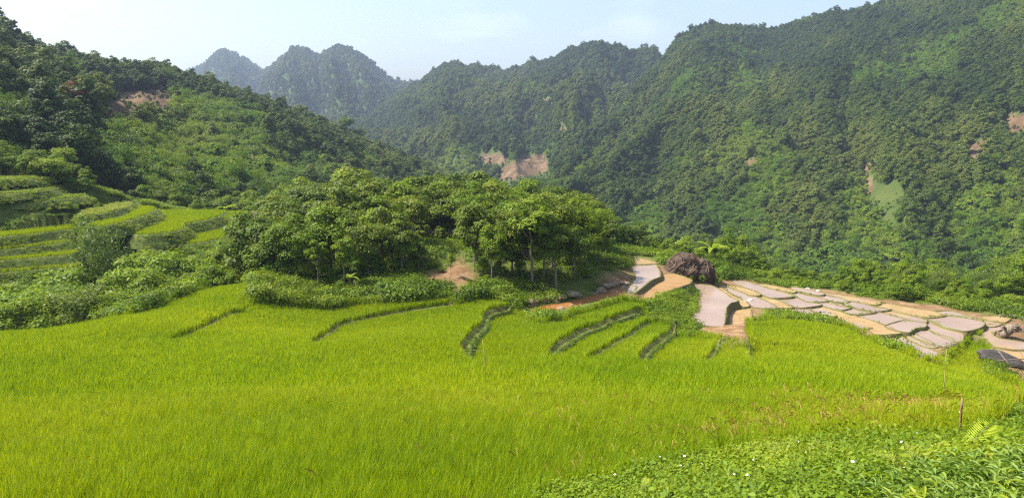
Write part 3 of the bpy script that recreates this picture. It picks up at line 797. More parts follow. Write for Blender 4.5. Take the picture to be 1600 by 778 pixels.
Rf = np.random.default_rng(77)
def far_crown(tag, H, Rad, zlo, ncl, per, leaf, mat, taper=0.2, flat=0.8, cr=(.28, .45)):
    C, N, lv, cen = crown_points(Rf, H, Rad, zlo, ncl, per, flat, cr, taper)
    V = leaf_quads(C, N, leaf * Rf.uniform(.6, 1.4, len(C)), .7, .3, Rf)
    return quads_mesh(tag, V, mat, lv)
def far_bamboo(tag, H, sp, mat):
    t, c = bamboo_meshes(tag, Rf, H, sp, 14, 90, 0.6, mat, 0.3)
    return c
FOREST = coll('forest_crown', [
    far_crown('forest_a', 7.5, 3.4, 1.0, 18, 80, 0.6, M['leaf_dark']), far_crown('forest_b', 9.5, 3.8, 1.5, 20, 80, 0.62, M['leaf_dark']),
    far_crown('forest_c', 6.5, 3.0, 0.8, 15, 85, 0.58, M['leaf_dark'], 0.0), far_crown('forest_d', 10.5, 3.0, 1.5, 17, 80, 0.58, M['leaf_dark'], 0.5),
    far_crown('forest_e', 7.0, 3.2, 0.6, 17, 85, 0.56, M['leaf_green']), far_crown('forest_f', 6.0, 2.8, 0.5, 15, 85, 0.54, M['leaf_green'], 0.0),
    far_bamboo('forest_g', 8.0, 3.6, M['leaf_green']), far_bamboo('forest_h', 7.0, 3.2, M['leaf_bamboo'])])

def forest(name, label, sheet, n, seed, scl=(0.7, 1.25), green_bias=0.0, green_t=None, pxpoly_green=(), clear=(), zoff=-0.4, nf=7):
    R = np.random.default_rng(seed); P, bare = sheet
    Q, t, s = sample_sheet(P, bare, n, R)
    px, py = proj(Q)
    g = fbm(s * nf * 1.6 + seed, t * nf + 3.1, 4) + green_bias + R.normal(0, 0.05, n)
    if green_t: g = g + green_t * (0.5 - t)
    for poly, v in pxpoly_green:
        d, _, _, _ = polydist(px, py, np.array(poly, float), True)
        g = g + v * np.clip(np.where(inpoly(px, py, np.array(poly, float)), d, -d) / 12 + 0.5, 0, 1)
    idx = np.where(g > 0.56, R.integers(4, 8, n), R.integers(0, 4, n))
    sc_ = (scl[0] + (scl[1] - scl[0]) * R.random(n) ** 1.6 * 1.25) * (1 + 0.5 * (R.random(n) > 0.97)) * np.where(idx >= 4, 0.85, 1.0)
    tint = np.clip(0.46 + 1.1 * (fbm(s * 23 + 5, t * 15 + seed, 3) - 0.5) + 1.5 * (fbm(s * 6 + 2, t * 4 + seed, 3) - 0.5) + R.normal(0, 0.2, n), 0, 1)  # natural leaf variety, plus broad sunlit patches put into the crown colour
    for poly in clear:
        q = np.array(poly, float); hgt = np.ptp(q[:, 1])
        sc_ = np.where(inpoly(px, py, q + np.array([0, 0.5 * hgt])) | inpoly(px, py, q + np.array([0, 0.25 * hgt])) | inpoly(px, py, q), sc_ * 0.36, sc_)
    Q[:, 2] += zoff
    scatter(name, Q, R.uniform(0, 6.28, n), sc_, tint, idx, FOREST, label)
    return Q

# left wooded hill
A_cols = [(-260,-48,250,300,100),(-100,7,265,280,100),(0,52,280,262,104),(60,88,295,275,108),(150,112,320,292,116),(250,120,345,318,125),(330,144,362,332,135),(400,162,378,340,145),
          (460,184,392,345,160),(520,202,402,350,180),(600,236,412,355,210),(660,264,420,358,240),(710,284,425,360,260),(800,322,430,372,290)]
CLEAR_A = [[(160,180),(178,148),(200,141),(232,143),(266,143),(270,168),(235,172),(222,182),(190,184)], [(405,205),(430,215),(440,232),(425,225)]]
shA = mountain('wooded_hill', 'near wooded hill on the left with a bare brown clearing', A_cols, 260, 150, 0.9, 9, 6, 3, 0.5, 2.0, 1, CLEAR_A)
BAM = [(128,262),(130,215),(180,190),(260,178),(300,150),(370,175),(440,205),(520,255),(560,300),(300,330),(200,300)]
forest('hill_forest', 'dense mixed forest covering the near left hill', shA, 34000, 21, (0.26, 0.62), -0.06, None, [(BAM, 0.30)], CLEAR_A)
# distant limestone peaks
B_cols = [(230,194,2350,290,1000),(290,112,2350,280,1000),(305,107,2350,280,1000),(325,96,2330,280,1000),(338,84,2330,280,1000),(352,80,2320,280,980),(366,84,2320,280,980),(385,96,2300,280,980),(402,106,2250,280,950),(412,113,2200,280,950),
          (425,109,1950,280,900),(440,94,1900,280,900),(455,80,1880,280,900),(467,76,1870,280,880),(482,78,1870,280,880),(500,90,1860,280,880),(510,84,1800,280,860),(525,77,1780,280,860),(537,75,1770,285,850),(555,82,1760,285,850),
          (575,94,1750,285,850),(595,110,1760,285,850),(612,126,1780,285,850),(625,131,1820,285,850),(645,133,1850,285,850),(700,122,1900,285,850),(780,116,1950,285,850),(860,124,2000,285,850)]
ROCK_B = [[(544,130),(548,128),(549,142),(546,144)], [(557,146),(560,146),(561,152),(558,152)]]
shB = mountain('limestone_peaks', 'hazy blue row of rounded limestone peaks far behind', B_cols, 240, 110, 1.0, 50, 13, 2.2, 0.0, 10, 2, (), (), ROCK_B, 140)
forest('peak_forest', 'forest cover on the distant limestone peaks', shB, 32000, 22, (0.55, 1.1), -0.18, 0.25)
# middle ridge
C_cols = [(540,196,1300,330,520),(600,166,1300,330,500),(640,139,1280,330,480),(675,121,1250,330,470),(695,106,1230,330,460),(712,102,1220,330,450),(724,107,1215,330,450),(732,111,1210,330,450),(742,106,1208,330,450),(754,111,1202,330,440),(766,110,1200,330,440),(780,116,1192,330,440),(792,118,1190,330,440),(805,110,1175,330,430),(814,113,1170,330,430),(826,104,1160,330,430),
          (842,105,1150,330,430),(856,102,1135,330,420),(866,99,1125,330,420),(880,85,1110,335,410),(896,79,1100,335,400),(912,79,1095,340,400),(926,73,1085,340,400),(940,71,1080,340,400),(954,76,1075,345,390),(968,75,1070,345,390),(982,83,1062,350,380),(994,83,1055,350,380),(1008,79,1050,350,380),(1020,84,1040,355,370),(1036,98,1040,360,370),(1100,101,1040,370,360),(1200,126,1040,390,350)]
CLEAR_C = [[(742,242),(775,240),(798,248),(792,256),(770,260),(755,252)], [(790,258),(815,246),(850,243),(862,262),(835,273),(800,280),(782,282),(780,268)], [(845,157),(858,158),(857,165),(843,164)], [(872,198),(882,201),(888,210),(874,212)]]
MEAD_C = [[(885,288),(930,285),(975,290),(970,296),(900,297)]]
shC = mountain('middle_ridge', 'forested middle ridge closing the valley', C_cols, 280, 150, 1.05, 34, 8, 3, 0.6, 6, 3, CLEAR_C, MEAD_C, (), 200)
forest('ridge_forest', 'forest covering the middle ridge', shC, 40000, 23, (0.42, 0.95), -0.10, 0.42, (), CLEAR_C + MEAD_C)
# big right mountain
D_cols = [(800,336,330,380,300),(850,304,400,390,290),(900,251,480,400,280),(950,196,580,415,265),(1000,136,690,430,250),(1035,98,770,440,245),(1050,76,800,445,240),(1062,62,815,450,236),(1085,49,835,455,232),(1110,44,850,460,228),(1140,46,850,465,224),(1170,48,850,470,220),(1200,51,845,475,215),(1230,44,835,480,212),(1260,34,825,480,210),
          (1300,22,800,480,206),(1320,25,790,480,204),(1345,18,770,480,202),(1380,10,740,480,200),(1450,-8,700,480,198),(1520,-32,650,480,196),(1600,-56,600,480,194),(1720,-84,540,480,190),(1850,-114,480,480,186)]
CLEAR_D = [[(1566,182),(1600,178),(1640,182),(1640,214),(1590,207),(1574,216)], [(1508,224),(1538,220),(1546,234),(1538,248),(1512,250)], [(1145,243),(1153,240),(1158,245),(1150,250)], [(1172,250),(1186,248),(1180,256),(1160,264),(1158,260)], [(1345,262),(1368,248),(1372,254),(1354,270),(1365,290),(1358,306),(1350,285)]]
MEAD_D = [[(1366,294),(1415,290),(1422,298),(1400,318),(1375,324),(1360,310)], [(1372,330),(1395,328),(1398,345),(1378,350)]]
ROCK_D = [[(1148,192),(1152,190),(1154,198),(1149,200)]]
shD = mountain('right_mountain', 'big forested mountain filling the right side', D_cols, 320, 190, 1.12, 17, 8, 3.0, 1.3, 4, 4, CLEAR_D, MEAD_D, ROCK_D, 160)
forest('mountain_forest', 'dense forest covering the big right mountain', shD, 72000, 24, (0.30, 0.72), 0.0, 0.20, (), CLEAR_D + MEAD_D)
# ------------------------------------------------------------------ air
def haze_box():
    m = bpy.data.materials.new('valley_haze'); m.use_nodes = True
    n = m.node_tree.nodes; L = m.node_tree.links; n.remove(n['Principled BSDF'])
    v = n.new('ShaderNodeVolumePrincipled'); v.inputs['Density'].default_value = HAZE_DENSITY
    v.inputs['Color'].default_value = (0.50, 0.60, 0.84, 1); v.inputs['Anisotropy'].default_value = 0.15
    L.new(v.outputs[0], n['Material Output'].inputs['Volume'])
    a, b, c, d, e, f = -2100, 2100, -1300, 2900, -81.5, 240
    V = [(a, c, e), (b, c, e), (b, d, e), (a, d, e), (a, c, f), (b, c, f), (b, d, f), (a, d, f)]
    me = mesh_np('haze', V, [[0, 3, 2, 1], [4, 5, 6, 7], [0, 1, 5, 4], [1, 2, 6, 5], [2, 3, 7, 6], [3, 0, 4, 7]], m)
    obj('haze', me, kind='stuff', label='thin pale valley haze')
haze_box()

# ------------------------------------------------------------------ flooded paddies and rice terraces
def soft_line(P, sub, a=0.4):
    P = np.asarray(P, float); n = len(P)
    lin = np.array([P[i] + (P[(i + 1) % n] - P[i]) * k / sub for i in range(n) for k in range(sub)])
    return lin * (1 - a) + smooth_line(P, sub, True) * a

def grow(P, d):
    if 0.5 * np.sum(P[:, 0] * np.roll(P[:, 1], -1) - np.roll(P[:, 0], -1) * P[:, 1]) < 0: P = P[::-1]
    t = np.roll(P, -1, 0) - np.roll(P, 1, 0); t /= np.linalg.norm(t, axis=1)[:, None] + 1e-9
    return P + np.stack([t[:, 1], -t[:, 0]], -1) * d

def flat_thing(name, label, cat, group, poly, z, top_mat, tint, orange, width, high, drop, seed, part, bmat='bund'):
    poly = grow(soft_line(poly, 4, 0.3), 0.3) if part == 'water' else smooth_line(poly, 4, True)
    n = len(poly); c = poly.mean(0)
    if 0.5 * np.sum(poly[:, 0] * np.roll(poly[:, 1], -1) - np.roll(poly[:, 0], -1) * poly[:, 1]) < 0: poly = poly[::-1]
    th = thing(name, label, cat, (c[0], c[1], z), 0, group)
    L = poly - c
    me = bpy.data.meshes.new(part); me.from_pydata([(p[0], p[1], 0) for p in L], [], [list(range(n))]); me.materials.append(top_mat)
    obj(part, me, th, tint=tint, orange=orange)
    d = np.roll(L, -1, 0) - np.roll(L, 1, 0); d /= np.linalg.norm(d, axis=1)[:, None] + 1e-9
    nrm = np.stack([d[:, 1], -d[:, 0]], -1)
    j = fbm(poly[:, 0] * 1.3 + seed, poly[:, 1] * 1.3, 3) - 0.5
    wv = width * (1 + 0.9 * j); hv = high * (1 + 1.2 * j)
    rows = [(-0.5 * wv, -0.06 + 0 * hv), (-0.28 * wv, hv * 0.8), (0.05 * wv, hv), (0.35 * wv, hv * 0.75), (0.55 * wv, -0.15 - 0 * hv), (0.75 * wv + 0.25 * drop * 0.5, -drop * 0.55 + 0 * hv), (0.9 * wv + 0.25 * drop, -drop + 0 * hv)]
    if bmat == 'bank':
        sl = 0.45 + 0.9 * fbm(poly[:, 0] * 0.6 + seed, poly[:, 1] * 0.6, 3)
        bp = 0.35 * (fbm(poly[:, 0] * 1.1, poly[:, 1] * 1.1 + seed, 3) - 0.5)
        rows[4:] = [(0.5 * wv + 0.12 * sl, -0.12 + bp * .4), (0.5 * wv + 0.5 * drop * sl + bp * .5, -drop * 0.5 + bp), (0.5 * wv + drop * sl, -drop + 0 * hv)]
    V = np.concatenate([np.c_[L + nrm * o[:, None], zz] for o, zz in rows])
    k = len(rows)
    Fc = [[r * n + i, r * n + (i + 1) % n, (r + 1) * n + (i + 1) % n, (r + 1) * n + i] for r in range(k - 1) for i in range(n)]
    obj('bund', mesh_np('bund', V, Fc, M[bmat], True), th)
    return th, poly
bund_lines = []
for i, ((pix, sand, og, lab), (P, z)) in enumerate(zip(PADDIES, PP)):
    th, poly = flat_thing('flooded_paddy', lab, 'paddy', 'flooded paddies on the right slope', P[:, :2], z, M['water'], sand, og, 0.26 if 30 <= i <= 33 else 0.16, 0.07, 0.7, i, 'water')
    bund_lines.append((poly, z, 0.12))

# rice prototypes
Rr = np.random.default_rng(3)
def rice_tuft(tag, n, seg, h, w, spread, mat, pan=0):
    V, lv = blades(Rr, n, h, w, spread, 0.24, seg, 0.35, 0.5)
    me = quads_mesh(tag, V, mat, lv)
    if pan:
        Vp = []
        for k in range(pan):
            a = Rr.uniform(0, 6.28); d = np.array([math.cos(a), math.sin(a), 0]); b = Rr.normal(0, spread, 3) * (1, 1, 0); hh = h * Rr.uniform(.85, 1.05)
            for q in range(7):
                t = q / 6; c = b + d * (0.03 + 0.09 * t ** 1.3) + np.array([0, 0, hh + 0.03 * t - 0.12 * t * t])
                sd = np.array([-d[1], d[0], 0]); ww = 0.013 * (1 - 0.5 * t)
                u = np.array([0, 0, 1])
                Vp += [c - sd * ww, c + u * 0.012, c + sd * ww + d * 0.03, c - u * 0.012 + d * .03]
        bm = bmesh.new(); bm.from_mesh(me)
        vs = [bm.verts.new(v) for v in Vp]
        for q in range(0, len(vs), 4):
            f = bm.faces.new(vs[q:q + 4]); f.material_index = 1
        bm.to_mesh(me); bm.free(); me.materials.append(M['panicle'])
    return me
RICE_N = coll('rice_tuft', [rice_tuft(f'rice_near_{k}', 30, 4, 0.74, 0.011, 0.05, M['rice'], 2 if k in (1, 4) else 0) for k in range(6)])
RICE_F = coll('rice_clump', [rice_tuft(f'rice_far_{k}', 24, 2, 0.70, 0.022, 0.085, M['rice_far']) for k in range(6)])

def rice_points(xs0, xs1, ys0, ys1, sp, R, jit=0.35):
    x, y = np.meshgrid(np.arange(xs0, xs1, sp), np.arange(ys0, ys1, sp)); x = x.ravel(); y = y.ravel()
    x = x + R.normal(0, sp * jit, len(x)); y = y + R.normal(0, sp * jit, len(y))
    m = inpoly(x, y, RICE_POLY)
    x, y = x[m], y[m]
    m = (np.abs(x) < 0.78 * y + 5)
    x, y = x[m], y[m]
    keep = np.ones(len(x), bool)
    for line, (pix, h, lab) in zip(BL, BUNDS):
        nr = (np.abs(x - line[:, 0].mean()) < 28) & (np.abs(y - line[:, 1].mean()) < 28)
        d, s, a, e = polydist(x[nr], y[nr], line)
        wd = np.where(s > 0, 0.20 + 0.22 * h, 0.14 + 0.24 * h) * np.clip(a / 3, 0.25, 1)
        keep[nr] &= (d > wd) | e
    x, y = x[keep], y[keep]
    z = G(x, y)
    return np.c_[x, y, z]
def rice_field(name, label, P, c, R, smin, smax):
    n = len(P)
    nz = fbm(P[:, 0] * 0.09 + 3, P[:, 1] * 0.09, 4)
    tint = np.clip(0.45 + (nz - 0.5) * 1.5 + R.normal(0, 0.13, n), 0, 1)
    hs = np.clip(0.93 + 0.35 * (fbm(P[:, 0] * 0.35, P[:, 1] * 0.35 + 9, 3) - 0.5), 0.75, 1.15)
    s3 = R.uniform(smin, smax, n)[:, None] * np.ones((1, 3)); s3[:, 2] *= hs
    px, py = proj(P)
    ripe = np.clip((px - 760) / 500, 0.02, 1) * np.clip((py - 600) / 60, 0, 1) * np.clip(2.2 * fbm(P[:, 0] * .5, P[:, 1] * .5 + 4, 2) - .6, 0, 1)
    idx = np.where(R.random(n) < 0.32 * ripe, R.choice([1, 4], n), R.choice([0, 2, 3, 5], n)) if name == 'rice_crop' else R.integers(0, 6, n)
    tint = np.clip(tint + 0.25 * ripe, 0, 1) if name == 'rice_crop' else tint
    scatter(name, P, R.uniform(0, 6.28, n), None, tint, idx, c, label, None, R.normal(0, 0.09, (n, 2)), s3)
Ra = np.random.default_rng(8)
Pn = rice_points(-22, 26, 5, 23, 0.15, Ra); Pn = Pn[np.hypot(Pn[:, 0] * .3, Pn[:, 1]) < 21.5]
rice_field('rice_crop', 'tall rice plants nearest the viewer with yellowing heads', Pn, RICE_N, Ra, 0.85, 1.15)
Pf = rice_points(-60, 70, 20, 75, 0.205, Ra); Pf = Pf[np.hypot(Pf[:, 0] * .3, Pf[:, 1]) >= 21.0]
rice_field('rice_slope', 'bright rice covering the terraced slope below the grove', Pf, RICE_F, Ra, 0.85, 1.2)
for i, ((pix, lab), (P, z)) in enumerate(zip(TERRACES, TT)):
    th, poly = flat_thing('rice_terrace', lab, 'rice terrace', 'rice terraces on the left', P[:, :2], z, M['bund'], 0, 0, 0.35, 0.08, 1.3, 40 + i, 'soil', 'bank')
    bund_lines.append((poly, z, -0.3))
    x0, y0 = poly.min(0); x1, y1 = poly.max(0)
    x, y = np.meshgrid(np.arange(x0, x1, 0.26), np.arange(y0, y1, 0.26)); x = x.ravel() + Ra.normal(0, .1, x.size); y = y.ravel() + Ra.normal(0, .1, y.size)
    m = inpoly(x, y, poly) & (x > -0.8 * y); x, y = x[m], y[m]; n = len(x)
    c = poly.mean(0)
    scatter('rice_plants', np.c_[x - c[0], y - c[1], np.zeros(n)], Ra.uniform(0, 6.28, n), Ra.uniform(0.8, 1.05, n) * 0.85, np.clip(Ra.normal(0.5, 0.15, n), 0, 1), Ra.integers(0, 6, n), RICE_F, 'rice growing on this terrace', th)

Rg = np.random.default_rng(15)
def weed_mesh(tag, n, leaf, asp, h, rad, mat, up=0.8):
    C = Rg.normal(size=(n, 3)) * np.array([rad, rad, 0]) ; C[:, 2] = h * Rg.random(n) ** 0.7
    N = np.c_[C[:, 0] / rad * 0.5, C[:, 1] / rad * 0.5, np.full(n, up)] + Rg.normal(size=(n, 3)) * 0.4
    return quads_mesh(tag, leaf_quads(C, N, leaf * Rg.uniform(.6, 1.3, n), asp, 0.3, Rg, 0.08), mat, np.clip(Rg.normal(.45, .22, n), 0, 1))
def grass_mesh(tag, n, h, w, sp, lean=0.7, seg=3, mat='grass'):
    V, lv = blades(Rg, n, h, w, sp, lean, seg, 0.5, 0.9); return quads_mesh(tag, V, M[mat], lv)
GRASS = coll('grass_tuft', [grass_mesh(f'grass_{k}', 26, 0.42, 0.03, 0.13) for k in range(4)])
WEEDS = coll('weed_clump', [weed_mesh('weed_0', 90, 0.13, .55, 0.40, 0.30, M['leaf_weed']), weed_mesh('weed_1', 100, 0.12, .6, 0.5, 0.30, M['leaf_broad']),
                            weed_mesh('weed_2', 70, 0.18, .5, 0.45, 0.34, M['leaf_weed']), grass_mesh('weed_3', 30, 0.8, 0.05, 0.2, 0.6), weed_mesh('weed_4', 90, 0.14, .5, 0.6, 0.36, M['leaf_bright'])])

for i, ((pix, lab), (P, z)) in enumerate(zip(GRASS_T, GT)):
    th, poly = flat_thing('grassy_terrace', lab, 'terrace', 'grassy terraces on the left slope', P[:, :2], z, M['bank'], 0, 0, 0.3, 0.06, 0.7, 60 + i, 'soil', 'bank')
    bund_lines.append((poly, z, -0.3))
    x0, y0 = poly.min(0); x1, y1 = poly.max(0); n = int((x1 - x0) * (y1 - y0) * 9)
    x, y = Rg.uniform(x0, x1, n), Rg.uniform(y0, y1, n); m = inpoly(x, y, poly) & (x > -.82 * y); x, y = x[m], y[m]; n = len(x); c = poly.mean(0)
    scatter('terrace_grass', np.c_[x - c[0], y - c[1], np.zeros(n)], Rg.uniform(0, 6.28, n), Rg.uniform(.35, .7, n), np.clip(Rg.normal(.92 if i == 3 else .6, .12, n), 0, 1), np.full(n, 3) if i == 3 else Rg.choice([0, 3, 3], n), WEEDS, 'weeds growing on this terrace', th)

PLOT = hit([(1012,480),(1040,460),(1078,444),(1092,450),(1094,480),(1083,508),(1055,500),(1030,492)])[:, :2]
CHANNEL = on_plane(np.array([(805,479),(840,472),(900,462),(985,443),(1004,452),(1004,478),(960,492),(900,506),(838,514),(815,500)], float), np.full(10, -15.0))[:, :2]
HEADW = on_plane(np.array([(975,420),(1030,400),(1035,440),(1000,462),(980,462)], float), np.full(5, -15.0))[:, :2]
def bank_cover():
    n = 150000
    y = Rg.uniform(0, 1, n) ** 0.75 * 100 + 14
    x = Rg.uniform(-0.85, 0.85, n) * (y + 4)
    # keep away from rice, water and open soil
    m = ~inpoly(x, y, RICE_POLY); x, y = x[m], y[m]
    z, soil, inside = G(x, y, True)
    px, py = proj(np.c_[x, y, z])
    m = (~inside) & (Rg.random(len(x)) > soil * 1.05) & (px > -60) & (px < 1660)
    x, y, z, soil = x[m], y[m], z[m], soil[m]
    # grass on the open terrace slopes at left, leafy weeds elsewhere
    g = fbm(x * 0.12, y * 0.12, 3)
    leftslope = (x < -0.30 * y) & (y > 72)
    k = np.where(leftslope, np.where(g > 0.6, 0, 3), np.where(g > 0.5, Rg.integers(0, 5, len(x)), Rg.integers(0, 3, len(x))))
    grove = (x > -26) & (x < 10) & (y > 62.5) & (y < 104)
    kp = (~grove) | (Rg.random(len(x)) < 0.16); x, y, z, soil, g, leftslope = [q[kp] for q in (x, y, z, soil, g, leftslope)]; k = k[kp]
    kp = ~(inpoly(x, y, CHANNEL) | inpoly(x, y, HEADW))
    for wi in (30, 32, 33):
        d, _, _, _ = polydist(x, y, FLAT[wi][0], True); kp &= d > 0.45
    x, y, z, soil, g, leftslope, k = [q[kp] for q in (x, y, z, soil, g, leftslope, k)]
    gap = fbm(x * 0.45 + 11, y * 0.45, 3) > 0.40; x, y, z, soil, g, leftslope, k = [q[gap] for q in (x, y, z, soil, g, leftslope, k)]
    k = np.where(Rg.random(len(x)) < 0.15, Rg.integers(0, 5, len(x)), k)
    s = Rg.uniform(0.6, 1.3, len(x)) * np.where(leftslope, 0.75, 1.0) * np.where(soil > 0.1, 0.6, 1) * np.clip(0.35 + 1.5 * fbm(x * 0.55, y * 0.55, 3), .45, 1.7)
    tint = np.clip(0.42 + 1.3 * (fbm(x * 0.2 + 7, y * 0.2, 3) - 0.5) + Rg.normal(0, 0.12, len(x)), 0, 1)
    ip_ = inpoly(x, y, PLOT); s = np.where(ip_, s * 0.55, s); tint = np.where(ip_, np.clip(tint + .3, 0, 1), tint); k = np.where(ip_, Rg.choice([0, 2, 4], len(x)), k)
    scatter('undergrowth', np.c_[x, y, z - 0.03], Rg.uniform(0, 6.28, len(x)), s, tint, k, WEEDS, 'leafy weeds and grass on the banks around the fields')
bank_cover()

def bund_grass():
    P = []; S = []
    for poly, z, zo in bund_lines:
        if zo > 0: continue
        d = np.roll(poly, -1, 0) - np.roll(poly, 1, 0); d /= np.linalg.norm(d, axis=1)[:, None] + 1e-9; nr = np.stack([d[:, 1], -d[:, 0]], -1)
        tot = np.linalg.norm(np.roll(poly, -1, 0) - poly, axis=1).sum()
        n = int(tot * 22); i = Rg.integers(0, len(poly), n); t = Rg.random(n)[:, None]; u = Rg.random(n)
        q = poly[i] * (1 - t) + poly[(i + 1) % len(poly)] * t + nr[i] * (0.2 + 1.0 * u + Rg.normal(0, .12, n))[:, None]
        P.append(np.c_[q, z - 0.02 - 1.0 * u]); S.append(np.full(n, 0.55))
    for poly, z, zo in bund_lines:
        L = np.vstack([poly, poly[:1]]); seg = np.linalg.norm(np.diff(L, axis=0), axis=1); tot = seg.sum(); cum = np.r_[0, np.cumsum(seg)]
        n = int(tot * (2.2 if zo > 0 else 7)); t = Rg.uniform(0, tot, n)
        q = np.stack([np.interp(t, cum, L[:, 0]), np.interp(t, cum, L[:, 1])], -1) + Rg.normal(0, 0.10, (n, 2))
        keep = fbm(q[:, 0] * 0.7, q[:, 1] * 0.7, 2) > (0.47 if zo > 0 else 0.3); q = q[keep]
        P.append(np.c_[q, np.full(len(q), z + zo - 0.03)]); S.append(np.full(len(q), 0.26 if zo > 0 else 0.55))
    P = np.vstack(P); S = np.concatenate(S) * Rg.uniform(.5, 1.4, len(P)) * np.clip(2.2 * fbm(P[:, 0] * .8, P[:, 1] * .8, 3) - .1, .4, 1.7); n = len(P)
    scatter('bund_grass', P, Rg.uniform(0, 6.28, n), S, np.clip(Rg.normal(.62, .2, n), 0, 1), Rg.integers(0, 4, n), GRASS, 'short grass growing along the paddy bunds')
bund_grass()
for (pix, h, lab), line in zip(BUNDS, BL):
    x, y = line[:, 0], line[:, 1]; n = len(line)
    z = G(x, y); zs = S0(x, y)
    t = np.linspace(0, 1, n); wd = np.minimum(0.07 + 0.13 * h, 0.19) * np.clip(t * 4 + 0.25, 0, 1)
    a = np.arange(n)
    d = np.gradient(line, axis=0); d /= np.linalg.norm(d, axis=1)[:, None]; nr = np.stack([-d[:, 1], d[:, 0]], -1)
    c = np.array([x[n // 2], y[n // 2], z[n // 2]])
    th = thing('grassy_bund', lab, 'bund', c, 0, 'grassy bunds between the rice terraces')
    jit = (fbm(x * 2, y * 2, 2) - 0.5) * 0.2; wd = wd * (0.55 + 0.9 * fbm(x * 1.7 + 3, y * 1.7, 3)) * np.clip((1 - t) * 6 + .3, 0, 1)
    prof = [(1.6, -0.30), (0.8, 0.05), (0, 0.10 + 0.05 * h), (-0.8, 0.0), (-1.7, -0.7 * h - 0.25)]
    V = np.concatenate([np.c_[line + nr * (wd * o)[:, None], z + q + jit] - c for o, q in prof])
    Fc = [[r * n + i, r * n + i + 1, (r + 1) * n + i + 1, (r + 1) * n + i] for r in range(len(prof) - 1) for i in range(n - 1)]
    obj('earth', mesh_np('bund_earth', V, Fc, M['ridge'], True), th)
    seg = np.linalg.norm(np.diff(line, axis=0), axis=1); cum = np.r_[0, np.cumsum(seg)]; m = int(cum[-1] * (30 if h > 0.6 else 12))
    s = Rg.uniform(0, cum[-1], m); off = Rg.uniform(-1.7, 0.3, m) * np.interp(s, cum, wd)
    q = np.stack([np.interp(s, cum, x), np.interp(s, cum, y)], -1) + np.stack([np.interp(s, cum, nr[:, 0]), np.interp(s, cum, nr[:, 1])], -1) * off[:, None]
    zz = np.interp(s, cum, z) + 0.06 + off * h * 1.3
    scatter('bund_turf', np.c_[q, zz] - c, Rg.uniform(0, 6.28, m), Rg.uniform(.22, .5, m), np.clip(Rg.normal(.55 if h < .6 else .4, .2, m), 0, 1), Rg.integers(0, 4, m), GRASS, 'grass on this bund', th)
# ------------------------------------------------------------------ trees
Rt = np.random.default_rng(42)
TREES = {}
for k in range(6):   # plantation broadleaf trees of the grove: unit height about 6.5 m
    TREES['grove', k] = tree_meshes(f'grove_tree_{k}', Rt, 6.5, 2.1 + 0.25 * (k % 3), 1.7 + 0.4 * (k % 2), 28, 165, 0.25, M['leaf_broad'] if k % 2 else M['leaf_bright'], 0.55, 0.10, 0.15)
for k in range(3):   # dense dark round tree
    TREES['dark', k] = tree_meshes(f'dark_tree_{k}', Rt, 6.5, 2.3, 0.9, 30, 150, 0.26, M['leaf_broad'], 0.6, 0.11, 0.1)
for k in range(3):   # slim bright sapling
    TREES['slim', k] = tree_meshes(f'slim_tree_{k}', Rt, 6.5, 1.5, 2.8, 20, 130, 0.26, M['leaf_bright'], 0.5, 0.07, 0.2, limbs=6)
for k in range(3):   # low leafy shrub, unit 2.2 m
    TREES['shrub', k] = tree_meshes(f'shrub_{k}', Rt, 2.2, 1.4, 0.15, 24, 130, 0.15, M['leaf_bright'] if k != 1 else M['leaf_weed'], 0.5, 0.05, 0.1, limbs=5, lean=0.1)
for k in range(3):   # feathery bamboo, unit 7 m
    TREES['bamboo', k] = bamboo_meshes(f'bamboo_{k}', Rt, 7.0, 2.5, 16, 170, 0.36, M['leaf_bamboo'], 0.26)
for k in range(3):   # valley-edge trees, feathery light crowns
    TREES['edge', k] = tree_meshes(f'edge_tree_{k}', Rt, 7.0, 2.1, 1.2, 28, 140, 0.25, M['leaf_bright'], 0.45, 0.10, 0.25, 0.8)
UNIT = {'grove': 6.5, 'dark': 6.5, 'slim': 6.5, 'shrub': 2.2, 'bamboo': 7.0, 'edge': 7.0}

def plant(kind, k, base, H, label, group, tint=None, wide=1.0, cat=None, name=None):
    tm, cm_ = TREES[kind, k % (6 if kind == 'grove' else 3)]
    s = H / UNIT[kind]
    nm = name or {'shrub': 'shrub', 'bamboo': 'bamboo_clump'}.get(kind, 'broadleaf_tree')
    th = thing(nm, label, cat or {'shrub': 'shrub', 'bamboo': 'bamboo'}.get(kind, 'tree'), base, Rt.uniform(0, 6.28), group, (s * wide, s * wide, s))
    obj('culms' if kind == 'bamboo' else 'trunk', tm, th)
    obj('foliage' if kind == 'bamboo' else 'crown', cm_, th, tint=float(np.clip(Rt.normal(0.5, 0.2), 0.1, 0.95)) if tint is None else tint)
    return th

def ground_at(px, Y, ref_py=420):
    p = at(px, ref_py, Y); x = p[0]; z = float(G(np.array([x]), np.array([float(Y)]))[0])
    p = at(px, float(proj(np.array([[x, Y, z]]))[1][0]), Y)   # keep the photo column
    x = p[0]; return np.array([x, Y, float(G(np.array([x]), np.array([float(Y)]))[0])])

def plant_top(kind, k, px, top, Y, label, group, tint=None, wide=1.0, hmin=0.8, hmax=14, **kw):
    b = ground_at(px, Y); zt = at(px, top, Y)[2]
    H = float(np.clip((zt - b[2]) * 1.13, hmin, hmax))
    return plant(kind, k, b - np.array([0, 0, 0.05]), H, label, group, tint, wide, **kw)

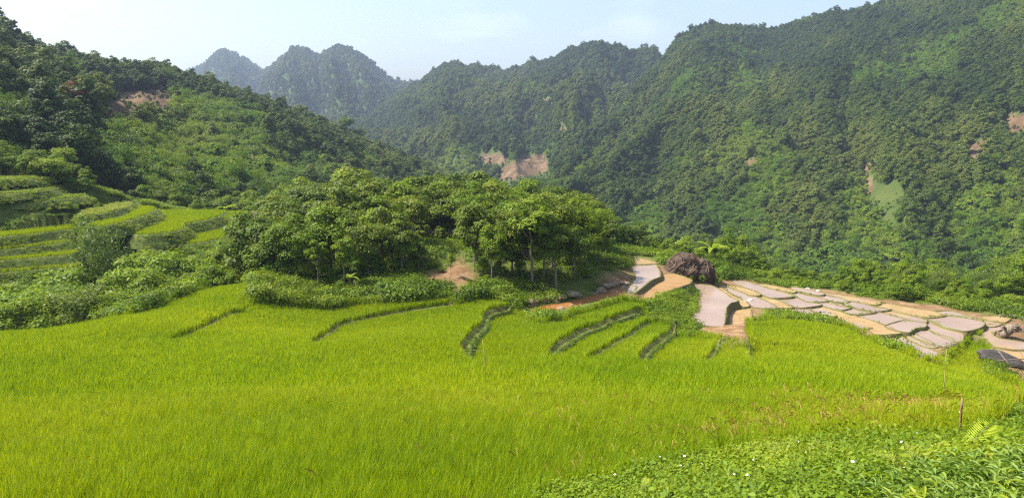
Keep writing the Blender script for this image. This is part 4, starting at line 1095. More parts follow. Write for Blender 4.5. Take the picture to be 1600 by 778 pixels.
# grove: crown line of the photo, three depth rows behind each other
env = np.array([(385,335),(400,318),(420,305),(450,292),(480,282),(520,276),(560,268),(590,284),(620,275),(650,272),(700,278),(730,265),(760,276),(790,290),(820,281),(845,290),(870,289),(895,296),(915,305),(940,330),(960,340),(1000,347)], float)
GG = 'trees of the central grove'
def envtop(px): return float(np.interp(px, env[:, 0], env[:, 1]))
i = 0
ROWL = ['leafy tree in the hindmost row of the central grove', 'leafy tree behind the middle of the central grove', 'leafy tree in the crowded middle of the central grove', 'leafy tree in the second row of the central grove', 'leafy tree in the front row of the central grove']
for row, (Y0, Y1, n, dtop) in enumerate([(94, 100, 15, 0), (86, 91, 17, 2), (78, 83, 19, 10), (71, 75, 19, 26), (63, 67.5, 18, 52)]):
    for px in np.linspace(402 + 6 * (row % 2), 930 - 8 * row, n):
        px = px + Rt.normal(0, 6); Y = Rt.uniform(Y0, Y1)
        if row >= 3 and 655 < px < 742: continue
        kind = 'grove' if Rt.random() < 0.72 else 'dark'
        plant_top(kind, i, px, envtop(px) + dtop + abs(Rt.normal(0, 8)), Y, ROWL[row], GG, None, 1.12)
        i += 1
front = [  # px, crown top, distance, kind, width, tint, label
 (408,325,68,'dark',1.0,.25,'dark dense tree at the left end of the grove'), (440,345,66,'dark',.9,.3,'dark tree second from the left end of the grove'),
 (468,358,65,'grove',.9,.35,'drooping large leaved tree in front left of the grove'), (497,380,63,'slim',1.1,.45,'small pale leaved tree in front of the dark left trees'),
 (540,372,62.5,'slim',1.1,.5,'slender tree with two bare pale stems at the grove foot'), (575,350,65,'grove',.9,.55,'round bright tree in the left front of the grove'),
 (600,322,69,'grove',.85,.75,'tallest light green round tree in the front of the grove'), (628,352,66,'dark',.85,.5,'round glossy tree left of the bare earth patch'),
 (655,368,67,'dark',.8,.45,'low dense tree at the upper left of the bare earth patch'), (742,345,67,'dark',.85,.4,'dark tree at the right side of the bare earth patch'),
 (768,358,65,'grove',.8,.45,'tree with a thin pale trunk right of the bare earth patch'), (800,330,68,'grove',.85,.6,'spreading tree over the shady middle bank'),
 (833,322,66,'slim',1.45,.6,'tall slim pale trunked tree at the grove front'), (862,315,70,'grove',.9,.65,'light green layered tree above the shady bank'),
 (890,318,73,'grove',.9,.6,'broad tree above the orange channel'), (915,335,74,'slim',1.4,.55,'slim tree near the right end of the grove'),
 (935,352,77,'grove',.8,.5,'last tree at the right end of the grove above the water'), (948,376,74,'slim',.9,.6,'small sapling on the grassy bank end'),
 (705,398,65,'slim',1.0,.75,'small bright sapling standing on the bare earth patch')]
for j, (px, top, Y, kind, wd, tint, lab) in enumerate(front):
    plant_top(kind, j, px, top, Y - 2.5, lab, GG, min(tint + .12, 1), wd)
for j, (px, top, Y) in enumerate([(652,318,86),(668,322,83),(684,326,86),(700,322,82),(716,318,86),(660,345,78),(690,352,79),(722,345,78)]):
    plant_top('dark', j, px, top, Y, 'dense low crowned tree closing the middle of the grove behind the bare earth', GG, None, 1.15)
for j, (px, top, Y) in enumerate([(415,395,63),(448,402,62.5),(478,405,62),(515,402,62),(560,400,62.5),(588,398,63),(615,402,63.5),(640,405,64),(752,405,64),(780,410,64),(812,408,66),(850,405,68),(885,400,70)]):
    plant_top('shrub', j, px, top, Y, 'tall leafy bush filling the space under the front trees of the grove', GG, float(np.clip(Rt.normal(.45, .2), .1, .9)), .85, 1.0, 4)
# back trees right of the grove
for j, (px, top, Y) in enumerate([(962,345,92),(980,350,95),(998,352,99),(1012,362,104),(955,338,98),(1005,372,94)]):
    plant_top('dark', j, px, top, Y, 'dense dark tree behind the water at the right end of the grove', 'trees behind the upper water', .35)

# valley edge trees behind the flooded paddies
env2 = np.array([(1020,372),(1050,368),(1085,372),(1110,364),(1135,357),(1165,366),(1185,385),(1210,398),(1235,412),(1260,428),(1285,437),(1300,425),(1315,408),(1345,398),(1375,408),(1405,398),(1440,402),(1465,404),(1490,412),(1520,415),(1550,404),(1580,392),(1600,385),(1640,380)], float)
for row, (Ya, n, dt) in enumerate([(94, 32, 0), (87, 36, 8), (80.5, 40, 24)]):
    for px in np.linspace(1022, 1640, n):
        px = px + Rt.normal(0, 7); top = float(np.interp(px, env2[:, 0], env2[:, 1])) + dt + abs(Rt.normal(0, 5))
        Y = Ya + Rt.uniform(-3, 3) + (9 if px < 1230 else (4 if px < 1300 else 0))
        kind = 'edge' if Rt.random() < .6 else ('bamboo' if Rt.random() < .5 else 'grove')
        left = px < 1250
        plant_top(kind, int(Rt.integers(0, 9)), px, top, Y, ('bright feathery %s behind the boulder at the valley edge' if left else 'green %s in the tree line along the right valley edge') % ('bamboo' if kind == 'bamboo' else 'tree'),
                  'trees behind the boulder' if left else 'tree line along the right valley edge', float(np.clip(Rt.normal(.5, .18), .15, .9)), 1.0, 2.0, 22)
for j, (px, top, Y) in enumerate([(1195,425,84),(1212,420,83),(1228,428,82),(1245,432,82),(1262,438,81),(1278,444,80),(1204,432,81.5),(1238,438,81),(1290,448,80),(1180,428,83),(1330,442,80),(1318,448,78)]):
    plant_top('shrub', j, px, top, Y, 'yellow green shrub on the rim behind the flooded paddies', 'shrubs on the paddy rim', .75, .9, .8, 5)
for j in range(40):
    px = Rt.uniform(1300, 1640); Y = Rt.uniform(73.5, 79.5); top = np.interp(px, [1300, 1400, 1500, 1640], [440, 448, 462, 468]) + Rt.normal(0, 6)
    plant_top(['shrub', 'edge', 'shrub'][j % 3], j, px, top, Y, 'leafy bush at the foot of the right tree line', 'bushes at the foot of the tree line', float(np.clip(Rt.normal(.5, .2), .1, .9)), 1.2, .8, 4.5)
plant_top('shrub', 1, 1590, 474, 71, 'pale grey green bush at the right edge by the yellow plot', 'shrubs on the paddy rim', .95, 1.0, .8, 4)

# left gully: bamboo, round bush, shrubs
plant_top('bamboo', 0, 165, 345, 68, 'tall airy bamboo clump rising from the left gully', 'left gully plants', .35, .85)
plant_top('bamboo', 1, 182, 385, 66, 'lower bamboo clump in front of the tall airy one', 'left gully plants', .3, .8)
plant_top('bamboo', 2, 130, 440, 51, 'round yellowish bush at the edge of the left rice', 'left gully plants', .8, 1.3, hmin=2.4, cat='bush', name='round_bush')
for j, (px, top, Y, kd, lab) in enumerate([(230,395,66,'shrub','bushy green shrub right of the bamboo'),(262,392,65,'shrub','rounded shrub in the middle of the gully hedge'),(290,400,66,'dark','dark shrub tree below the lower rice terrace'),(315,398,67,'shrub','light shrub at the right of the gully hedge'),
        (340,385,70,'slim','thin young tree left of the grove edge'),(362,368,72,'edge','light feathery tree left of the grove'),(385,360,72,'edge','feathery tree touching the left end of the grove'),(210,415,60,'shrub','low dark shrub beneath the bamboo'),(245,420,59,'shrub','low shrub above the rice point'),
        (280,425,60,'shrub','low shrub by the tip of the rice'),(300,415,62,'edge','small leafy tree by the rice tip'),(330,412,63,'shrub','shrub on the bank above the rice tip'),(90,440,60,'shrub','leafy shrub left of the round bush'),(55,452,55,'shrub','broad leafy shrub in the left weeds'),
        (20,448,58,'shrub','weedy shrub at the left frame edge'),(105,455,54,'shrub','low leafy shrub behind the round bush'),(165,455,52,'shrub','low shrub right of the round bush'),(190,450,53,'shrub','low shrub at the rice edge below the bamboo'),(35,470,50,'shrub','low shrub at the left rice edge'),
        (120,415,66,'shrub','pale shrub at the foot of the long strips'),(355,410,66,'shrub','shrub under the left grove trees'),(372,420,64,'shrub','small shrub at the left grove foot')]):
    plant_top(kd, j, px, top + 8, Y, lab, 'left gully plants', float(np.clip(Rt.normal(.55, .17), .2, .9)), 1.15, 0.8, 6)
for j in range(34):
    px = Rt.uniform(-30, 150); Y = Rt.uniform(93, 104); top = np.interp(px, [0, 60, 150], [236, 244, 262]) + Rt.normal(0, 7) + (99 - Y) * 1.0
    plant_top(['shrub', 'dark', 'edge'][j % 3], j, px, top, Y, 'leafy shrub on the rim above the left terraces', 'shrubs above the left terraces', float(np.clip(Rt.normal(.45, .2), .1, .9)), 1.2, 1.2, 4)
for j, (px, top, Y) in enumerate([(75,262,93),(100,270,92),(120,284,93),(110,312,88),(140,300,92),(155,318,91),(15,340,84)]):
    plant_top('shrub', j, px, top, Y, 'low bush on the grassy bank of the left terraces', 'bushes on the left terrace banks', float(np.clip(Rt.normal(.6, .15), .1, .9)), 1.3, .5, 1.6)
# bank shrubs at the foot of the grove
for j, (px, top, Y) in enumerate([(400,440,61),(425,452,59),(455,446,60),(478,455,59),(600,448,60),(640,450,59.5),(735,440,61),(762,438,63),(790,432,65),(815,436,66),(845,432,67),(870,428,68),(655,405,66),(690,425,64),(668,422,65)]):
    plant_top('shrub', j, px, top, Y, 'low leafy shrub on the bank at the foot of the grove', 'shrubs on the grove bank', float(np.clip(Rt.normal(.45, .15), .2, .8)), 1.2, .5, 2.4)
for j in range(34):
    px = Rt.uniform(392, 700); Y = Rt.uniform(58, 60.5); top = 438 + Rt.normal(4, 6) + (61 - Y) * 4
    plant_top('shrub', j, px, top, Y, 'low leafy shrub on the bank at the foot of the grove', 'shrubs on the grove bank', float(np.clip(Rt.normal(.45, .2), .1, .9)), float(Rt.uniform(.9, 1.5)), .4, 1.5)
# trees behind the left terraces
for j in range(46):
    px = Rt.uniform(125, 425); Y = Rt.uniform(112, 150)
    top = np.interp(px, [100, 150, 200, 260, 320, 420], [238, 245, 256, 268, 280, 286]) + (150 - Y) * 0.75 + Rt.normal(0, 5)
    b = at(px, 330, Y); z = float(G(np.array([b[0]]), np.array([Y]))[0]) - 1
    kd = ['dark', 'grove', 'edge'][j % 3]
    plant(kd, j, np.array([b[0], Y, z]), float(np.clip(at(px, top, Y)[2] - z, 3, 9)), 'olive green tree in the belt behind the left rice terraces', 'tree belt behind the left terraces', float(np.clip(Rt.normal(.5, .15), .2, .85)), 1.0)
# single trees that stand out on the far slopes
def on_sheet(sh, px, py):
    P, _ = sh; q = P.reshape(-1, 3); a, b = proj(q); return q[np.argmin((a - px) ** 2 + (b - py) ** 2)]
for px, py, H, kind, lab in [(148,98,6.5,'grove','flat topped tree breaking the left hill skyline'),(127,94,5.5,'grove','round tree on the left hill skyline'),(8,46,5.5,'dark','dark tree at the skyline in the left corner'),(35,62,5.5,'dark','bushy skyline tree near the left corner'),
        (480,172,9,'grove','tall tree standing out of the spur below the twin peaks'),(548,193,11,'grove','thin tall tree on the spur before the rightmost peak'),(572,200,8,'grove','short thin tree right of the tall spur tree'),(258,140,11,'bamboo','tall bamboo clump at the right end of the brown clearing'),(175,101,5.5,'grove','round skyline tree right of the flat topped one')]:
    plant(kind, int(px), on_sheet(shA, px, py) - np.array([0, 0, .5]), H, lab, 'trees standing out on the left hill', .3, 1.1)
pr = plant('grove', 2, on_sheet(shA, 121, 186) - np.array([0, 0, .4]), 8, 'reddish tree in the forest left of the brown clearing', 'trees standing out on the left hill', .5, 1.0)
cr_ = [c for c in pr.children if c.name.startswith('crown')][0]; cr_.data = cr_.data.copy(); cr_.data.materials[0] = M['leaf_red']

# banana plants
def banana(label, base, H, seed):
    R = np.random.default_rng(seed); th = thing('banana_plant', label, 'banana plant', base, 0, 'banana plants')
    mb = MB(); mb.tube([(0, 0, -.3), (0.03, 0, H * .25), (0.05, 0.03, H * .5)], [.13, .10, .06], 8); obj('stem', mb.mesh('banana_stem', M['bamboo']), th)
    for k in range(8):
        a = k * 2.4 + R.normal(0, .3); d = np.array([math.cos(a), math.sin(a), 0]); sd = np.array([-d[1], d[0], 0]); ln = H * R.uniform(.5, .75); up = R.uniform(.35, .95)
        t = np.linspace(0, 1, 8); c = np.array([.05, .03, H * .48]) + d * (ln * t)[:, None] + np.array([0, 0, 1.]) * (H * up * .6 * t - ln * .55 * t ** 2.4)[:, None]
        ww = .26 * H / 3 * np.sin(np.pi * np.clip(t * .93 + .05, 0, 1)) ** .6 * np.where(t < .12, .15, 1)
        V = np.concatenate([c - sd * ww[:, None] + [0, 0, .05], c - [0, 0, .02], c + sd * ww[:, None] + [0, 0, .05]])
        Fc = [[r * 8 + i, r * 8 + i + 1, (r + 1) * 8 + i + 1, (r + 1) * 8 + i] for r in range(2) for i in range(7)]
        obj('leaf', mesh_np('banana_leaf', V, Fc, M['leaf_weed'], True, {'lv': np.full(24, R.uniform(.5, .9))}), th, tint=.7)
banana('banana plant with broad pale leaves right beside the boulder', ground_at(1112, 87), 3.6, 1)
banana('small banana plant at the far end of the notched rice terrace', ground_at(354, 112), 2.6, 2)
banana('banana plant under the slender trees at the grove foot', ground_at(546, 61), 1.5, 3)
banana('banana like plant in the weeds beneath the bamboo', ground_at(212, 56), 1.8, 4)
# ------------------------------------------------------------------ root covered boulder
def boulder_r(d):
    """radius of the boulder in direction d (n,3)"""
    ax = np.array([3.05, 2.1, 2.35])
    r = 1.0 / np.sqrt(((d / ax) ** 2).sum(1))
    th = np.arctan2(d[:, 1], d[:, 0])
    r = r * (1 + 0.42 * (fbm(d[:, 0] * 2.2 + 5, d[:, 2] * 2.2 + d[:, 1] * 1.7, 4) - 0.5))
    r = r * (1 - 0.16 * np.exp(-((d[:, 0] - 0.50) / 0.16) ** 2) * np.clip(d[:, 2] * 2, 0, 1))       # saddle between the two humps
    r = r * (1 - 0.26 * np.clip(-d[:, 0] - 0.35, 0, 1) * np.clip(d[:, 2] + .2, 0, 1) * 1.6)         # left side slopes down
    return r
def build_boulder():
    R = np.random.default_rng(9)
    b = at(1071, 443, 77.0); g = float(G(np.array([b[0]]), np.array([77.0]))[0]); base = np.array([b[0], 77.0, min(b[2], g + 0.2)])
    th = thing('boulder', 'huge dark boulder overgrown with tangled brown roots beside the flooded paddies', 'boulder', base)
    bm = bmesh.new(); bmesh.ops.create_icosphere(bm, subdivisions=5, radius=1.0)
    V = np.array([v.co[:] for v in bm.verts]); d = V / np.linalg.norm(V, axis=1)[:, None]
    r = boulder_r(d) * (1 + 0.06 * (fbm(d[:, 0] * 9, d[:, 2] * 9 + d[:, 1] * 7, 3) - 0.5) + 0.05 * (fbm(d[:, 0] * 22, d[:, 1] * 22 + d[:, 2] * 3, 2) - .5))
    P = d * r[:, None] + np.array([0, 0, 0.95])
    for v, p in zip(bm.verts, P): v.co = p
    me = bpy.data.meshes.new('boulder_rock'); bm.to_mesh(me); bm.free(); me.materials.append(M['boulder'])
    me.polygons.foreach_set('use_smooth', np.ones(len(me.polygons), bool))
    obj('rock', me, th)
    for k in range(46):
        mb = MB(); az = R.uniform(math.pi * 0.85, math.pi * 2.15); el = R.uniform(0.25, 1.35) if k % 3 else R.uniform(.6, 1.3)
        n = R.integers(9, 16); pts = []; rad0 = R.uniform(0.03, 0.13); drift = R.normal(0, 0.09)
        for i in range(n):
            dd = np.array([[math.cos(az) * math.cos(el), math.sin(az) * math.cos(el), math.sin(el)]])
            pts.append((dd * (boulder_r(dd)[:, None] + 0.02 + 0.03 * R.random()))[0] + np.array([0, 0, .95]))
            az += drift + R.normal(0, 0.07); el -= R.uniform(0.02, 0.15)
            if el < -0.40: break
        if len(pts) < 4: continue
        mb.tube(smooth_line(pts, 2), np.linspace(rad0, rad0 * .45, 2 * (len(pts) - 1) + 1), 5)
        obj('root', mb.mesh('boulder_root', M['root'] if k % 6 else M['deadwood']), th)
    return base
bb = build_boulder()
plant('shrub', 0, bb + np.array([1.6, 0.5, 2.75]), 1.0, 'small yellow green bush growing on top of the boulder', None, .85, 1.2)
for dx, dy, H, lab in [(0.1, -2.05, .8, 'bright grass tussock at the front foot of the boulder'), (1.15, -2.2, .9, 'leafy tuft at the right front foot of the boulder'), (3.2, -1.2, .9, 'dark little shrub at the right end of the boulder')]:
    p = bb + np.array([dx, dy, 0]); p[2] = float(G(p[0:1], p[1:2])[0]); plant('shrub', 1, p, H, lab, None, .6, .8)

# ------------------------------------------------------------------ stones, stump, poles, stake, fence
def stone_mesh(seed, mat):
    R = np.random.default_rng(seed); bm = bmesh.new(); bmesh.ops.create_icosphere(bm, subdivisions=2, radius=1.0)
    for v in bm.verts:
        d = np.array(v.co[:]); k = 1 + 0.5 * (fbm(np.array([d[0] * 1.6 + seed]), np.array([d[1] * 1.6 + d[2] * 1.3]), 3)[0] - .5)
        v.co = Vector((d * k).tolist())
    me = bpy.data.meshes.new('stone'); bm.to_mesh(me); bm.free(); me.materials.append(mat); return me
SM = [stone_mesh(k, M['stone']) for k in range(5)]; WM = [stone_mesh(20 + k, M['whitestone']) for k in range(3)]
Rs = np.random.default_rng(4)
wall = on_plane(np.array([(826,481),(850,475),(880,471),(905,465),(930,459),(958,453),(982,446)], float), np.full(7, -15.15)) + np.array([0, .6, 0]); wl = smooth_line(wall, 8)
sw = thing('stone_edge', 'rough line of brown stones shoring up the bank above the orange channel', 'stone edging', wl[len(wl) // 2])
for k in range(56):
    t = Rs.random() * (len(wl) - 1.001); p = wl[int(t)] + (wl[int(t) + 1] - wl[int(t)]) * (t % 1)
    s = Rs.uniform(.14, .38); o = obj('stone', SM[k % 5], sw, p + np.array([Rs.normal(0, .12), Rs.normal(0, .15), Rs.uniform(-.2, .35)]) - wl[len(wl) // 2])
    o.scale = (s * 1.3, s, s * .8); o.rotation_euler = (0, 0, Rs.uniform(0, 6.28))
for px, py, s, lab in [(1172,478,.45,'white stone at the corner between the cream paddy and the rice'),(1164,479,.3,'smaller pale stone left of the corner stone'),(1262,454,.5,'white rock on the rim path below the shrubs'),(1278,458,.35,'second pale rock on the rim path'),
                       (1294,495,.35,'pale stone at the end of the long cream paddy'),(877,474,.55,'grey boulder in the orange channel bank'),(893,470,.35,'small grey stone right of the channel bank boulder'),(1047,436,.25,'small brown stone lying in the orange paddy'),(1134,452,.3,'dark small rock between boulder and narrow paddy'),(385,449,.3,'brown stone in the bank notch at the rice tip')]:
    p = hit([(px, py)])[0]; p[2] = float(G(p[0:1], p[1:2])[0]) + .03; s = s * .55
    o = obj('stone', WM[int(px) % 3] if 'white' in lab or 'pale' in lab else SM[int(px) % 5], None, p, label=lab, category='stone', group='loose stones around the paddies'); o.scale = (s * 1.2, s, s * .8)

# driftwood stump
p = hit([(1578, 532)])[0]; p[2] = float(G(p[0:1], p[1:2])[0])
st = thing('tree_stump', 'upturned bleached tree stump with ragged roots on a grassy islet', 'stump', p)
mb = MB(); mb.tube([(-.9, 0, .05), (-.5, 0, .4), (0, .1, .8), (.6, .1, .95)], [.28, .38, .42, .3], 9); obj('trunk', mb.mesh('stump_trunk', M['deadwood']), st)
for k in range(14):
    a = Rs.uniform(0, 6.28); mb = MB(); L_ = Rs.uniform(.6, 1.3); c = np.array([Rs.uniform(-.6, .6), 0, Rs.uniform(.5, .9)])
    d = np.array([math.cos(a), .6 * math.sin(a), Rs.uniform(-.5, .6)])
    mb.tube(smooth_line([c, c + d * L_ * .4 + Rs.normal(0, .08, 3), c + d * L_ * .75 + Rs.normal(0, .1, 3), c + d * L_ + Rs.normal(0, .12, 3)], 3), np.linspace(.12, .03, 10), 6)
    obj('root', mb.mesh('stump_root', M['deadwood']), st)
# dark rock slab with poles
def slab():
    p = hit([(1566, 566)])[0]; g = float(G(p[0:1], p[1:2])[0]); p[2] = g
    bm = bmesh.new(); bmesh.ops.create_icosphere(bm, subdivisions=4, radius=1.0)
    for v in bm.verts:
        d = np.array(v.co[:]); k = 1 + .9 * (fbm(np.array([d[0] * 1.5 + 3]), np.array([d[1] * 1.5 + d[2]]), 4)[0] - .5); v.co = Vector((d * k * np.array([1.75, 1.1, .5])).tolist())
    me = bpy.data.meshes.new('rock_slab'); bm.to_mesh(me); bm.free(); me.materials.append(M['wetrock']); me.polygons.foreach_set('use_smooth', np.ones(len(me.polygons), bool))
    o = obj('rock_slab', me, None, p + np.array([0, 0, .25]), label='low black rock under crossed poles at the right edge', category='rock'); o.rotation_euler = (0.25, 0.25, -.35)
    for a, b, lab in [((-1.6, -.9, .55), (1.9, -.7, .75), 'long pale pole lying level across the black rock'), ((-.75, -.5, 1.25), (-.1, -1.7, -.1), 'short pale pole leaning on the left of the black rock'), ((.75, -.6, 1.2), (1.3, -1.6, .2), 'short pale pole leaning on the right of the black rock')]:
        mb = MB(); mb.tube([a, (np.array(a) + b) / 2 + [0, 0, .03], b], [.032, .036, .028], 7)
        obj('wooden_pole', mb.mesh('pole', M['deadwood']), None, p, label=lab, category='pole', group='poles on the black rock')
slab()
# low fence
fl = hit([(1556, 541), (1572, 545), (1590, 549), (1606, 553)])
fl = np.array([at(q[0], q[1], 66.5) for q in [(1557, 548), (1571, 551), (1591, 555), (1612, 559)]])
fz = G(fl[:, 0], fl[:, 1])
fe = thing('low_fence', 'low rail fence of thin poles beside the cream paddy at the right edge', 'fence', (fl[0, 0], fl[0, 1], fz[0]))
o0 = np.array([fl[0, 0], fl[0, 1], fz[0]])
tops = np.array([at(q[0], q[1], 66.5) for q in [(1557, 541), (1571, 544), (1591, 548), (1612, 552)]])
for k in range(4):
    mb = MB(); b_ = np.array([fl[k, 0], fl[k, 1], fz[k] - .3]) - o0; t_ = np.array([tops[k, 0], tops[k, 1], max(tops[k, 2], fz[k] + .3)]) - o0; mb.tube([b_, (b_ + t_) / 2, t_ + [0, 0, .1]], .05, 6); obj('post', mb.mesh('fence_post', M['deadwood']), fe)
    if k < 3:
        t2 = np.array([tops[k + 1, 0], tops[k + 1, 1], max(tops[k + 1, 2], fz[k + 1] + .3)]) - o0; mb = MB(); mb.tube([t_, (t_ + t2) / 2, t2], .04, 6); obj('rail', mb.mesh('fence_rail', M['deadwood']), fe)

# stake and canes in the rice
p = hit([(1497, 688)])[0]; g = float(G(p[0:1], p[1:2])[0])
Hs = at(1497, 622, p[1])[2] - g
sk = thing('wooden_stake', 'upright weathered bamboo stake at the edge of the rice', 'stake', (p[0], p[1], g))
mb = MB(); zz = np.linspace(-.15, Hs, 9); mb.tube(np.c_[.012 * np.sin(zz * 7), .01 * np.cos(zz * 5), zz], np.array([.022, .024, .026, .021, .02, .022, .018, .018, .02]), 8); obj('shaft', mb.mesh('stake_shaft', M['stake']), sk)
for z_ in (Hs * .35, Hs * .72):
    mb = MB(); mb.tube([(0, 0, z_ - .012), (0, 0, z_), (0, 0, z_ + .012)], [.026, .034, .026], 8); obj('node', mb.mesh('stake_node', M['cane']), sk)
for (x0, y0), (x1, y1), lab in [((761, 586), (754, 530), 'thin dry cane standing in the middle of the rice'), ((1475, 612), (1479, 545), 'thin dry cane standing in the rice on the right')]:
    p = hit([(x0, y0)])[0]; g = float(G(p[0:1], p[1:2])[0]); t_ = at(x1, y1, p[1])
    cn_ = thing('dry_cane', lab, 'cane', (p[0], p[1], g), 0, 'dry canes in the rice'); mb = MB()
    e = t_ - np.array([p[0], p[1], g]); mb.tube([(0, 0, -.1), e * .5 + [.01, 0, 0], e], [.016, .013, .006], 6); obj('shaft', mb.mesh('cane_shaft', M['cane']), cn_)
    mb = MB(); mb.tube([e * .8, e * .8 + [-.18, .02, -.03], e * .8 + [-.35, .03, .0]], [.005, .004, .002], 4); obj('twig', mb.mesh('cane_twig', M['cane']), cn_)

# ------------------------------------------------------------------ foreground bank
Rb = np.random.default_rng(31)
def lance_weed(tag, n, L_, W_, h, mat):
    """stalk with narrow pointed leaves radiating"""
    V = []; lv = []
    for k in range(n):
        a = k * 2.4 + Rb.normal(0, .3); d = np.array([math.cos(a), math.sin(a), 0]); sd = np.array([-d[1], d[0], 0]); z0 = h * (k + 1) / n; l = L_ * Rb.uniform(.7, 1.2); up = Rb.uniform(.1, .7)
        b = np.array([0, 0, z0]); m1 = b + d * l * .35 + [0, 0, up * l * .25]; m2 = b + d * l * .7 + [0, 0, up * l * .3]; e = b + d * l + [0, 0, up * l * .12]
        w1 = sd * W_ * .5; w2 = sd * W_ * .4; v = np.clip(Rb.normal(.5, .2), 0, 1)
        V += [b, m1 - w1 + [0, 0, .01], m1, b + d * .001, b, m1, m1 + w1 + [0, 0, .01], b - d * .001]; V += [m1 - w1 + [0, 0, .01], m2 - w2 + [0, 0, .01], m2, m1, m1, m2, m2 + w2 + [0, 0, .01], m1 + w1 + [0, 0, .01]]
        V += [m2 - w2 + [0, 0, .01], e, e + d * .002, m2, m2, e + d * .002, e, m2 + w2 + [0, 0, .01]]; lv += [v] * 6
    return quads_mesh(tag, np.array(V), mat, np.array(lv))
BANK = coll('bank_weed', [lance_weed('bankweed_0', 18, .078, .021, .18, M['leaf_glaucous']), lance_weed('bankweed_1', 16, .085, .02, .18, M['leaf_weed']),
    weed_mesh('bankweed_2', 80, .042, .7, .15, .11, M['leaf_weed'], 1.2), weed_mesh('bankweed_3', 90, .036, .75, .13, .12, M['leaf_bright'], 1.2), grass_mesh('bankweed_4', 34, .26, .009, .06, .8, 4), weed_mesh('bankweed_5', 60, .06, .5, .18, .12, M['leaf_weed'], .9)])
n = 48000
x = Rb.uniform(-4, 22, n); y = Rb.uniform(1.5, 17, n); m = ~inpoly(x, y, RICE_POLY); x, y = x[m], y[m]
m = (x < 0.85 * y + 2.5) & (x > -0.3 * y - 1); x, y = x[m], y[m]; z = G(x, y); n = len(x)
px, py = proj(np.c_[x, y, z])
lw = np.clip((px - 1180) / 300, 0, 1) * np.clip((py - 690) / 70, 0, 1) + (fbm(x * .8, y * .8, 3) - .5) * 1.1
k = np.where(lw > .55, np.where(Rb.random(n) < .75, 0, 1), np.where(fbm(x * 1.1 + 4, y * 1.1, 3) > .52, Rb.integers(2, 4, n), Rb.choice([4, 4, 3, 5, 2], n)))
tint = np.clip(.6 + 1.4 * (fbm(x * .9 + 2, y * .9, 3) - .5) + Rb.normal(0, .15, n), 0, 1)
scatter('bank_weeds', np.c_[x, y, z - .01], Rb.uniform(0, 6.28, n), Rb.uniform(.7, 1.35, n), tint, k, BANK, 'mixed green weeds and grass on the near bank', None, Rb.normal(0, .15, (n, 2)))

# ferns: frond > leaflets
LEAFLET = quads_mesh('fern_leaflet', np.array([(0, 0, 0), (.4, -.045, .01), (1, 0, -.05), (.4, 0, 0), (0, 0, 0), (.4, 0, 0), (1, 0, -.05), (.4, .045, .01)]), M['fern'], np.array([.4, .6]))
def fern(label, px, py, Lf, fronds, seed, lift=.3):
    R = np.random.default_rng(seed); p = hit([(px, py)])[0]; g = float(G(p[0:1], p[1:2])[0])
    th = thing('fern', label, 'fern', (p[0], p[1], g), 0, 'ferns on the near bank')
    for az, up, l in fronds:
        l = l * Lf; d = np.array([math.cos(az), math.sin(az), 0]); t = np.linspace(0, 1, 12)
        c = np.array([0, 0, lift * .3]) + d * (l * t)[:, None] * math.cos(up) + np.array([0, 0, 1.]) * (l * math.sin(up) * t - .18 * l * t ** 2.5)[:, None]
        mb = MB(); mb.tube(np.vstack([[0, 0, -.05], c]), np.linspace(.007, .002, 13), 5); fr = obj('frond', mb.mesh('fern_rachis', M['bamboo']), th)
        sd = np.array([-d[1], d[0], 0]); n = 18
        for k in range(n):
            tt = .14 + .84 * k / n; q = np.array([np.interp(tt, t, c[:, i]) for i in range(3)]); tg = (np.array([np.interp(min(tt + .05, 1), t, c[:, i]) for i in range(3)]) - q); tg /= np.linalg.norm(tg) + 1e-9
            ll = l * .26 * math.sin(math.pi * min(1, .18 + .82 * (1 - tt) ** .9)) ** .8 * (1 if tt > .2 else .8)
            for s in (-1, 1):
                X = sd * s * .9 + tg * .5; X /= np.linalg.norm(X); Yv = np.cross(np.cross(X, tg), X); Yv /= np.linalg.norm(Yv) + 1e-9; Z = np.cross(X, Yv)
                o = obj('leaflet', LEAFLET, fr, tint=float(R.uniform(.3, .9)))
                o.matrix_local = Matrix(((X[0] * ll, Yv[0] * ll, Z[0] * ll, q[0]), (X[1] * ll, Yv[1] * ll, Z[1] * ll, q[1]), (X[2] * ll, Yv[2] * ll, Z[2] * ll, q[2]), (0, 0, 0, 1)))
fern('large bright yellow green fern leaning right beside the stake', 1500, 725, .62, [(.5, .6, 1.0), (.15, .35, .7), (2.4, .5, .4)], 1)
fern('small pale fern standing alone at the bottom centre right', 1086, 772, .27, [(1.4, 1.25, 1.0), (.2, .8, .6), (2.6, .8, .55)], 2)
fern('tiny fern at the bottom edge left of the small pale one', 998, 782, .24, [(.6, 1.0, 1.0), (2.3, .8, .6)], 3)
fern('pale fern spreading left of the stake foot', 1470, 722, .36, [(2.9, .35, 1.0), (.3, .4, .7), (3.6, .5, .6)], 4)
fern('yellowish fern low in the weeds below the stake', 1408, 742, .3, [(2.6, .5, 1.0), (.8, .6, .8)], 5)

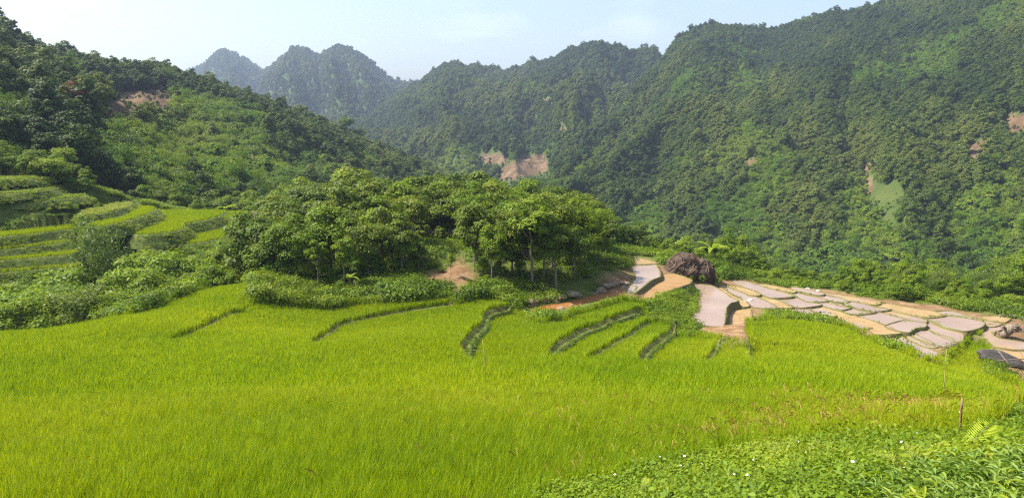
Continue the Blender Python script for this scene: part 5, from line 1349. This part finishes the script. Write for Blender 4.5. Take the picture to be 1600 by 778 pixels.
# white flowers
def flower_meshes():
    V = []; 
    for k in range(8):
        a = k * math.pi / 4; d = np.array([math.cos(a), math.sin(a), 0]); sd = np.array([-d[1], d[0], 0])
        V += [d * .004, d * .014 - sd * .007 + [0, 0, .003], d * .026, d * .014 + sd * .007 + [0, 0, .003]]
    pm = quads_mesh('flower_petals', np.array(V), M['petal'], np.zeros(8))
    mb = MB(); mb.tube([(0, 0, -.004), (0, 0, .003), (0, 0, .006)], [.006, .006, .003], 7); em = mb.mesh('flower_eye', M['petal_eye'])
    mb = MB(); mb.tube([(0, 0, -.25), (.008, 0, -.12), (0, 0, -.002)], .0018, 4); sm = mb.mesh('flower_stem', M['bamboo'])
    return pm, em, sm
pm, em, sm_ = flower_meshes()
FL = [(1145,770),(1068,735),(968,733),(985,732),(1030,735),(1062,752),(1095,750),(1130,725),(1175,745),(1190,750),(1165,772),(915,748),(1315,712),(1400,712),(1412,722),(1430,700),(1329,754),(1408,770),(1482,652),(1484,660),(1535,666),(1540,664),(1405,718),(1115,706),(1195,704),(1568,665),(1580,682),(1590,690),(1245,712),(960,765)]
for j, (fx, fy) in enumerate(FL):
    p = hit([(fx, fy + 6)])[0]; g = float(G(p[0:1], p[1:2])[0])
    reg = 'left of the small pale fern' if fx < 1080 else ('between the small pale fern and the yellowish fern' if fx < 1400 else 'around the stake and the large fern')
    th = thing('white_flower', 'tiny white flower on the near bank ' + reg, 'flower', (p[0], p[1], g + .26), Rb.uniform(0, 6), 'white flowers on the near bank', Rb.uniform(.5, .85))
    th.rotation_euler = (Rb.normal(.3, .25), Rb.normal(0, .25), Rb.uniform(0, 6))
    obj('petals', pm, th); obj('eye', em, th); obj('stem', sm_, th)

# ------------------------------------------------------------------ place words for look-alikes standing side by side
ORD = ['first', 'second', 'third', 'fourth', 'fifth', 'sixth', 'seventh', 'eighth', 'ninth', 'tenth', 'eleventh', 'twelfth', 'thirteenth', 'fourteenth', 'fifteenth', 'sixteenth', 'seventeenth', 'eighteenth', 'nineteenth', 'twentieth']
by = {}
for o in list(COL.objects):
    if o.parent is None and 'category' in o: by.setdefault(o['label'], []).append(o)
for lab, os_ in by.items():
    if 2 <= len(os_) <= 20 and len(lab.split()) <= 12 and 'crowded' not in lab and 'behind the middle' not in lab:
        os_.sort(key=lambda o: proj(np.array([o.location[:]]))[0][0])
        for q, o in enumerate(os_): o['label'] = lab + ', ' + ORD[q] + ' from left'
